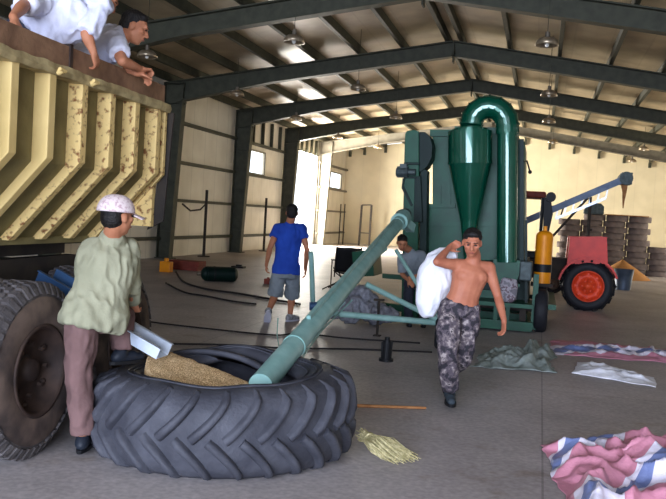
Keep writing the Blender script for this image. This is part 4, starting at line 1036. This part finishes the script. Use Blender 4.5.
tbod.bbox((x0+.2, YT+.62, .55), (x1, YT+1.0, 1.0)); tbod.cyl((tc_.x, YT+.2, RTt), (tc_.x, YT+1.4, RTt), .1, n=12); tbod.cyl((tc_.x-2.0, YT+.2, .34), (tc_.x-2.0, YT+1.4, .34), .05, n=10); tbod.bbox((tc_.x-2.05, YT+.7, .3), (tc_.x-1.95, YT+.9, .7)); tbod.obj('drivetrain', 'chassis', tr)
hdm = MB(); hdm.bbox((x0, YT+.52, .95), (x0+1.15, YT+1.12, 1.4)); hdm.obj('bonnet', 'red', tr, bevel=.05)
rf0, rf1 = rel(517, 189), rel(546, 198)
cb = MB(); cb.bbox((rf0.x-.4, YT+.15, rf1.z), (rf1.x, YT+1.35, rf0.z-.02)); cb.obj('cab_roof', 'redwood', tr, bevel=.04)
for x in (rf0.x-.3, rf1.x-.06):
    for y in (YT+.2, YT+1.3): ps = MB(); ps.cyl((x, y, .95), (x, y, rf1.z+.02), .035, n=8); ps.obj('cab_post', 'black', tr)
cf = MB(); py_(cf, [(544, 197), (551, 198), (553, 214), (549, 232), (543, 232)], YT+.1, YT+.3, YT); cf.obj('cab_rear_frame', 'black', tr)
sl_ = MB(); xs = (rf0.x+rf1.x)/2; sl_.bbox((xs-.05, YT+.5, .95), (xs+.4, YT+1.0, 1.1)); sl_.bbox((xs+.32, YT+.5, 1.05), (xs+.42, YT+1.0, 1.5)); sl_.obj('seat', 'black', tr, bevel=.03)
wl = MB(); p = rel(551, 197); wl.cyl(p+Vector((0, -.05, 0)), p+Vector((0, .1, 0)), .10, n=14); wl.cyl(rel(549, 193), p, .02, n=6); wl.obj('work_lamp', 'black', tr)
pst = MB(); pst.beam((x1, YT+.8, .6), (x1+.25, YT+.8, .45), .08, .08); pst.obj('drawbar', 'chassis', tr)

# ================================================================== BELT CONVEYOR
YV = 21.0; v = lambda x, y, Y=YV: HY(x, y, Y)
cvr = thing('belt_conveyor', 'inclined steel belt conveyor rising right above the red tractor', 'conveyor', (v(575, 240).x, YV+.3, 0))
a, b2 = v(548, 213), v(626, 180); d = (b2-a).normalized(); a = a-d*.9
bl = MB(); bl.beam(a+Vector((0, 0, .04)), b2+Vector((0, 0, .04)), .08, .16); bl.beam(a+Vector((0, .5, .04)), b2+Vector((0, .5, .04)), .08, .10); bl.beam(a+Vector((0, .25, .0)), b2+Vector((0, .25, .0)), .42, .02); bl.obj('conveyor_frame', 'steelblue', cvr)
bl = MB(); bl.beam(a+Vector((0, .25, .11)), b2+Vector((0, .25, .11)), .44, .025); bl.obj('belt', 'rubberdark', cvr)
bl = MB(); e0, e1 = v(556, 214.5), v(606, 194); bl.beam(e0-Vector((0, 0, .10)), e1-Vector((0, 0, .10)), .06, .06); bl.beam(e0+Vector((0, .5, -.1)), e1+Vector((0, .5, -.10)), .06, .06)
for i in range(7): p = e0.lerp(e1, i/6); bl.beam(p-Vector((0, 0, .1)), p+Vector((.03, 0, .10)), .03, .03)
bl.obj('truss', 'galv', cvr)
hd = MB(); hd.cyl(b2+Vector((0, -.08, .04)), b2+Vector((0, .58, .04)), .16, n=18); hd.bbox(b2+Vector((-.10, -.06, -.10)), b2+Vector((.14, .56, .18))); hd.obj('head_box', 'motor', cvr)
lgs = MB()
def toground(p, q):   # extend segment to ground
    d = q-p; t = -p.z/d.z; return p+d*t
for yy in (0, .5):
    o_ = Vector((0, yy, 0)); p = v(591, 197); lgs.beam(p+o_, Vector((p.x+.02, p.y+yy, 0)), .05, .05); p = v(588, 198); qd = v(566, 222); lgs.beam(p+o_, toground(p, qd)+o_, .05, .05) if toground(p, qd).x > -5 else None
p = v(591, 230); lgs.beam(p, p+Vector((0, .5, 0)), .05, .05); lgs.obj('leg', 'chassis', cvr)
hr = MB(); hr.tube([v(548, 210), v(552, 206.5), v(565, 203), v(566, 200), v(561, 215)], .02, n=6); hr.obj('handle_rail', 'chassis', cvr)
road_wheel(cvr, (v(566, 222).x-.2, YV-.12, .25), (0, -1, 0), .25, .1)
fs_ = MB(); p = v(625, 186); fs_.tube([p+Vector((0, .25, .1)), v(625.5, 192)+Vector((0, .25, 0)), v(624.5, 200)+Vector((0, .25, 0)), v(624, 208)+Vector((0, .25, 0))], [.09, .05, .03, .012], n=10); fs_.obj('canvas_sleeve', 'wood', cvr)

# ================================================================== SACK STACK, GRAIN PILE, TUB
YS = 32.4; s0 = HY(556, 275, YS); s1 = HY(671, 275, YS)
ncol = 5; wS = (s1.x-s0.x)/ncol; hS = .22
sp = MB(); sp.loft([((0, 0, 0), (wS*.47, 0, 0), (0, .27, 0)), ((0, 0, .02), (wS*.488, 0, 0), (0, .29, 0)), ((0, 0, .11), (wS*.495, 0, 0), (0, .31, 0)), ((0, 0, .20), (wS*.488, 0, 0), (0, .28, 0)), ((0, 0, .219), (wS*.47, 0, 0), (0, .22, 0))], 18)
sme = None; stops = [9, 10, 10, 10, 5]
rows = ['bottom', 'second lowest', 'third lowest', 'fourth lowest', 'fifth lowest', 'middle', 'seventh', 'eighth', 'ninth', 'upper', 'uppermost']
cols_ = ['leftmost column', 'second column from left', 'middle column', 'second column from right', 'rightmost column']
for ci in range(ncol):
    for ri in range(stops[ci]):
        if sme is None: o = sp.obj('stacked_sack', 'sackfar'); sme = o
        else: o = sme.copy(); COL.objects.link(o)
        o.location = (s0.x+wS*(ci+.5)+.10*((ri % 2)-.5), YS+.3+random.uniform(-.03, .03), ri*hS); o.rotation_euler = (0, 0, random.uniform(-.03, .03))
        tag(o, 'grey-brown grain sack, %s layer in the %s of far stack' % (rows[ri], cols_[ci]), 'sack', 'grain sacks stacked by the far wall')
zt = max(stops)*hS
bdm = MB(); p0, p1 = HY(602, 212, YS), HY(653, 216, YS)
bdm.bbox((s0.x+wS*2.0, YS+.05, 10*hS+.003), (s0.x+wS*3.9, YS+.6, 10*hS+.035)); bdm.obj('plank', 'wood', label='long pale plank lying on top of the far sack stack', cat='plank')
hn = MB(); p0, p1 = HY(580, 214, YS), HY(602, 204, YS); z0 = 10*hS+.004; x0, x1 = s0.x+wS*1.05, s0.x+wS*1.93
hn.prism([(x0, z0), (x1, z0), (x1, z0+.30), (x1-.12, z0+.42), (x0+.16, z0+.42), (x0, z0+.14)], YS+.05, YS+.55, lambda u, v_, w_: Vector((u, w_, v_))); hn.obj('metal_hood', 'motor', label='dark grey metal hood on top of far sack stack behind conveyor', cat='hood', bevel=.02)
gp = MB(); gc = HY(622, 275, 29.6)
gp.grid(lambda u, v_: Vector((gc.x+cos(2*pi*u)*v_*.95, gc.y+.1+sin(2*pi*u)*v_*.8, max(0, .66*(1-v_)**.9+.02*noise.noise(Vector((u*9, v_*7, 1)))))), 40, 14); gp.obj('spilled_grain_pile', 'grain2', label='orange-brown heap of loose grain in front of the far sacks', cat='grain', kind='stuff')
tbp = HY(623, 291, 24.0); tbb = MB(); tbb.loft([((tbp.x, 24.1, 0), (.19, 0, 0), (0, .19, 0)), ((tbp.x, 24.1, .58), (.27, 0, 0), (0, .25, 0)), ((tbp.x, 24.1, .58), (.25, 0, 0), (0, .23, 0)), ((tbp.x, 24.1, .50), (.24, 0, 0), (0, .22, 0))], 20)
tbb.obj('blue_tub', 'steelblue', label='grey-blue tub standing on floor right of tractor wheel', cat='tub')

# ================================================================== THINGS ALONG THE LEFT WALL
ch_c = G(338, 290); cr = thing('folding_chair', 'black fabric folding chair left of the pale green auger', 'chair', ch_c)
cb0 = ch_c+Vector((.12, .1, 0)); fx = Vector((-.35, .94, 0)); sx_ = Vector((.94, .35, 0))
sbw = MB().grid(lambda u, v_: cb0+sx_*(-.25+.5*u)+fx*(-.22+.46*v_)+Vector((0, 0, .42+.05*v_-.05*sin(pi*u))), 12, 10); sbw.obj('seat', 'black', cr, solid=.02)
sbw = MB().grid(lambda u, v_: cb0+sx_*(-.26+.52*u)-fx*(.20+.16*v_+.04*sin(pi*u))+Vector((0, 0, .42+.52*v_)), 12, 10); sbw.obj('backrest', 'black', cr, solid=.025)
for q_ in (-1, 1): MB().beam(cb0+sx_*q_*.28+fx*.24+Vector((0, 0, .64)), cb0+sx_*q_*.28-fx*.24+Vector((0, 0, .66)), .06, .03).obj('armrest', 'black', cr, bevel=.01)
for q_ in (-1, 1): MB().cyl(cb0+sx_*q_*.27-fx*.26+Vector((0, 0, .3)), cb0+sx_*q_*.27-fx*.38+Vector((0, 0, .96)), .014, n=6).obj('back_post', 'chassis', cr); MB().cyl(cb0+sx_*q_*.28+fx*.25+Vector((0, 0, .01)), cb0+sx_*q_*.28+fx*.23+Vector((0, 0, .64)), .014, n=6).obj('leg', 'chassis', cr)
sbf = MB()
for s1_ in ((-.3, -.2, .3, .3), (.3, -.2, -.3, .3), (-.3, .32, .28, -.15), (.3, .32, -.28, -.15)): sbf.cyl(ch_c+Vector((s1_[0], s1_[1], .01)), ch_c+Vector((s1_[2]*.85+.12, s1_[3]*.85+.1, .42)), .014, n=6)
sbf.obj('folding_frame', 'chassis', cr)
gcx = G(219, 279); gcy = thing('gas_cylinder', 'dark green gas cylinder lying on floor by the left wall', 'cylinder', gcx)
e0, e1 = P(207, 270, 18.1), P(234, 269, 18.3); e0.z = e1.z = .165
MB().cyl(e0, e1, .165, n=24).sphere(e0, (.13, .165, .165)).sphere(e1, (.09, .165, .165)).obj('tank', 'greendark', gcy)
dd = (e1-e0).normalized(); MB().cyl(e0-dd*.22, e0-dd*.12, .045, n=10).obj('valve', 'brass', gcy)
MB().cyl(e0+dd*.14, e0+dd*.18, .172, n=24).obj('band', 'black', gcy)
tb0 = G(183, 270); tbx = MB(); tbx.bbox(tb0+Vector((-.36, -.05, .0)), tb0+Vector((.42, .35, .10))); tbx.bbox(tb0+Vector((-.40, -.08, .10)), tb0+Vector((.46, .38, .24))); tbx.obj('timber_box', 'redwood', label='low red-brown timber box against left wall beside gas cylinder', cat='box', bevel=.01)
sm = MB(); p = G(239, 268); sm.bbox(p+Vector((-.2, -.1, 0)), p+Vector((.15, .15, .05))); sm.bbox(p+Vector((-.1, 0, .05)), p+Vector((.05, .1, .09))); sm.obj('small_plate', 'black', label='small flat dark metal piece on floor right of gas cylinder', cat='scrap', bevel=.005)
sm = MB(); p = G(268, 284); sm.bbox(p+Vector((-.08, -.06, 0)), p+Vector((.08, .06, .12))); sm.cyl(p+Vector((0, 0, .12)), p+Vector((0, 0, .15)), .03, n=8); sm.obj('tool_can', 'redwood', label='small dark red can on floor left of walking blue-shirted man', cat='can', bevel=.005)
sm = MB(); p = G(166, 272); sm.bbox(p+Vector((-.14, -.1, 0)), p+Vector((.14, .1, .26))); sm.cyl(p+Vector((0, 0, .26)), p+Vector((0, 0, .34)), .06, n=10); sm.obj('yellow_pump', 'orange', label='small yellow-orange pump body by the timber box', cat='pump', bevel=.02)
for (px_, ytop, lb) in ((207, 190, 'dark upright post with crossing hose by the left wall behind truck'), (266.5, 198, 'dark upright post by left wall beside the blue-shirted man')):
    p = HX(px_, 262 if px_ < 220 else 258, -10.6); top = HX(px_, ytop, -10.6); y_ = top.y
    m_ = MB(); m_.cyl((-10.6, y_, 0), (-10.6, y_, top.z), .05, n=8); m_.cyl((-10.6, y_, 0), (-10.6, y_, .03), .2, n=14)
    if px_ < 220: m_.tube([(-10.61, y_, top.z-.45), (-10.65, y_-.35, top.z-.65), (-10.7, y_-1.0, top.z-.7), (-10.75, y_-1.5, top.z-.5)], .028, n=6)
    m_.obj('upright_post', 'chassis', label=lb, cat='post')
for (xa, xb, yt, lb) in ((341, 345, 204, 'pair of thin dark upright bars by far wall near left corner'), (362, 371.5, 205, 'narrow dark metal frame stand against the far cream wall')):
    A_, B_ = HY(xa, yt, 44), HY(xb, yt, 44); m_ = MB(); w_ = .028 if xb-xa < 6 else .05
    m_.beam((A_.x-(.0 if w_ < .03 else .05), 44, 0), A_, w_*2, w_*2); m_.beam((B_.x, 44, 0), B_, w_*2, w_*2); m_.beam(Vector((A_.x, 44, .7)), Vector((B_.x, 44, .7)), w_, w_)
    if w_ > .03: m_.beam(A_, B_, .07, .07)
    m_.obj('metal_stand', 'chassis', label=lb, cat='stand')

# cables
def cabl(pts, lb, m='cable', r=.014):
    W_ = [G(x, y, r) for x, y in pts]; out = []
    for i in range(len(W_)-1):
        for k_ in range(5):
            t_ = k_/5; a0, a1, a2, a3 = W_[max(i-1, 0)], W_[i], W_[i+1], W_[min(i+2, len(W_)-1)]
            out.append(.5*((2*a1)+(a2-a0)*t_+(2*a0-5*a1+4*a2-a3)*t_*t_+(3*a1-a0-3*a2+a3)*t_**3))
    out.append(W_[-1]); MB().tube(out, r, n=6).obj('cable', m, label=lb, cat='cable')
cabl([(176, 272), (184, 282), (207, 289), (236, 293), (265, 298), (300, 304)], 'thick dark cable curving from timber box toward the walking man', r=.022)
cabl([(166, 283), (184, 292), (206, 296), (232, 301), (256, 304)], 'short dark cable lying just in front of the thick curved cable', r=.018)
cabl([(120, 317), (159, 323), (212, 329), (275, 335), (300, 333), (345, 338), (420, 343)], 'thin dark cable crossing the whole floor behind the auger', r=.012)
cabl([(130, 341), (169, 343.5), (236, 345), (282, 348), (350, 349), (432, 352)], 'thin dark cable on floor just behind the big tyre', r=.012)
sp1, sp2 = G(352, 405.5, .018), G(426, 408, .018); MB().cyl(sp1, sp2, .016, .012, n=8).obj('wooden_stick', 'wood', label='thin tan wooden stick on the floor right of the big tyre', cat='stick')

# broom head
bh = thing('broom_head', 'pale straw broom head lying on floor beside the big tyre', 'broom', G(385, 455))
b0, b1 = G(366, 437, .07), G(403, 459, .03); bd_ = (b1-b0); bx = bd_.normalized(); bs = bx.cross(VU)
stw = MB(); rnd = random.Random(5)
for i in range(230):
    a = rnd.uniform(0, 2*pi); rr = math.sqrt(rnd.random()); o0 = bs*cos(a)*.035*rr+VU*sin(a)*.035*rr
    sp_ = rnd.uniform(.72, 1.12); o1 = bs*cos(a)*.135*rr+VU*max(sin(a)*.03*rr, -.012); e = b0+bd_*sp_+o1; mdp = b0+bd_*.45+(o0+o1)*.72+VU*rnd.uniform(-.01, .03)
    stw.tube([b0-bx*.05*rnd.random()+o0, b0+o0, mdp, e+bs*rnd.uniform(-.02, .02)], .0026, n=3, smooth=False)
for i in range(60):
    a = rnd.uniform(0, 2*pi); o0 = (bs*cos(a)+VU*sin(a))*rnd.uniform(.01, .045); stw.tube([b0+o0, b0-bx*rnd.uniform(.03, .07)+o0*1.3], .0035, n=3, smooth=False)
stw.obj('straws', 'straw', bh, kind='stuff')
MB().revolve([(.040, -.012), (.048, -.006), (.048, .008), (.040, .014)], b0+bx*.04, bx, 16, closed=True).obj('binding', 'straw', bh)

# ================================================================== CLOTHS ON THE FLOOR
def cloth(name, m, quad, nu, nv, hgt, seed, uvs=None, freq=3, rag=.05, uvwarp=.0, ridge=None, lift=0, uvd=0, **kw):
    Q = [G(x, y) for x, y in quad]; mb = MB(); uv = []
    def fn(u, v_):
        p = (Q[0]*(1-u)+Q[1]*u)*(1-v_)+(Q[3]*(1-u)+Q[2]*u)*v_
        s_ = Vector((p.x*freq, p.y*freq, seed)); n1 = noise.noise(s_); n2 = noise.noise(s_*2.1+Vector((5, 3, 1))); n3 = noise.noise(s_*4.6)
        edge = min(1, 5*min(u, 1-u, v_, 1-v_)+.08)
        z = (max(0, 1-abs(n1)*3.2)**1.3*.75+max(0, 1-abs(n2)*3)*.32+abs(n3)*.16)*hgt*edge
        if ridge: z += ridge(u, v_)*edge
        e2 = (1-edge)
        dx = rag*noise.noise(Vector((p.x*2.3, p.y*2.3, seed+9)))+rag*.5*noise.noise(Vector((p.x*7, p.y*7, seed+4))); dy = rag*noise.noise(Vector((p.x*2.3, p.y*2.3, seed+19)))+rag*.5*noise.noise(Vector((p.x*7, p.y*7, seed+14)))
        uv.append((u*(uvs[0] if uvs else 1)+v_*uvd+uvwarp*noise.noise(Vector((u*2.2, v_*2.2, seed+2)))+uvwarp*.4*noise.noise(Vector((u*6, v_*6, seed+2))), v_*(uvs[1] if uvs else 1)+uvwarp*noise.noise(Vector((u*2.2, v_*2.2, seed+7)))))
        return Vector((p.x+dx, p.y+dy, z+.006))
    mb.grid(fn, nu, nv); mb.uv = uv
    return mb.obj(name, m, solid=.004, recalc=False, **kw)
cloth('striped_tarpaulin', 'tarp', [(541, 447), (700, 434), (800, 560), (583, 540)], 170, 120, .13, 3, (1.0, 1.2), freq=2.5, rag=.10, uvwarp=.16, uvd=1.5, ridge=lambda u, v_: .10*math.exp(-((u-.42-.3*v_)/.13)**2)+.07*math.exp(-((u-.12)/.08)**2), label='crumpled red, white and blue striped tarpaulin in the near right corner', cat='tarpaulin')
cloth('striped_tarpaulin', 'tarp', [(551, 340), (690, 352), (700, 366), (548, 354)], 140, 30, .07, 8, (.35, .9), freq=2.6, rag=.10, uvwarp=.12, uvd=.55, label='striped tarpaulin strip lying farther back near the machine wheels', cat='tarpaulin')
cloth('empty_sack', 'wsack', [(577, 363), (655, 378), (656, 388), (571, 374)], 90, 36, .05, 5, freq=2.6, rag=.05, ridge=lambda u, v_: .05*(1-u), label='flattened empty white sack on the floor between the two tarpaulins', cat='sack')
cloth('empty_sack', 'greysack', [(483, 355), (552, 349), (555, 374), (470, 367)], 110, 50, .10, 13, freq=3.6, rag=.09, ridge=lambda u, v_:   .13*math.exp(-((u-.68)/.07)**2)*(1-v_*.4)+.06*math.exp(-((u-.35)/.08)**2)+.08*math.exp(-((u-.9)/.06)**2), label='crumpled grey-green sacks on floor behind the walking bare-chested man', cat='sack')
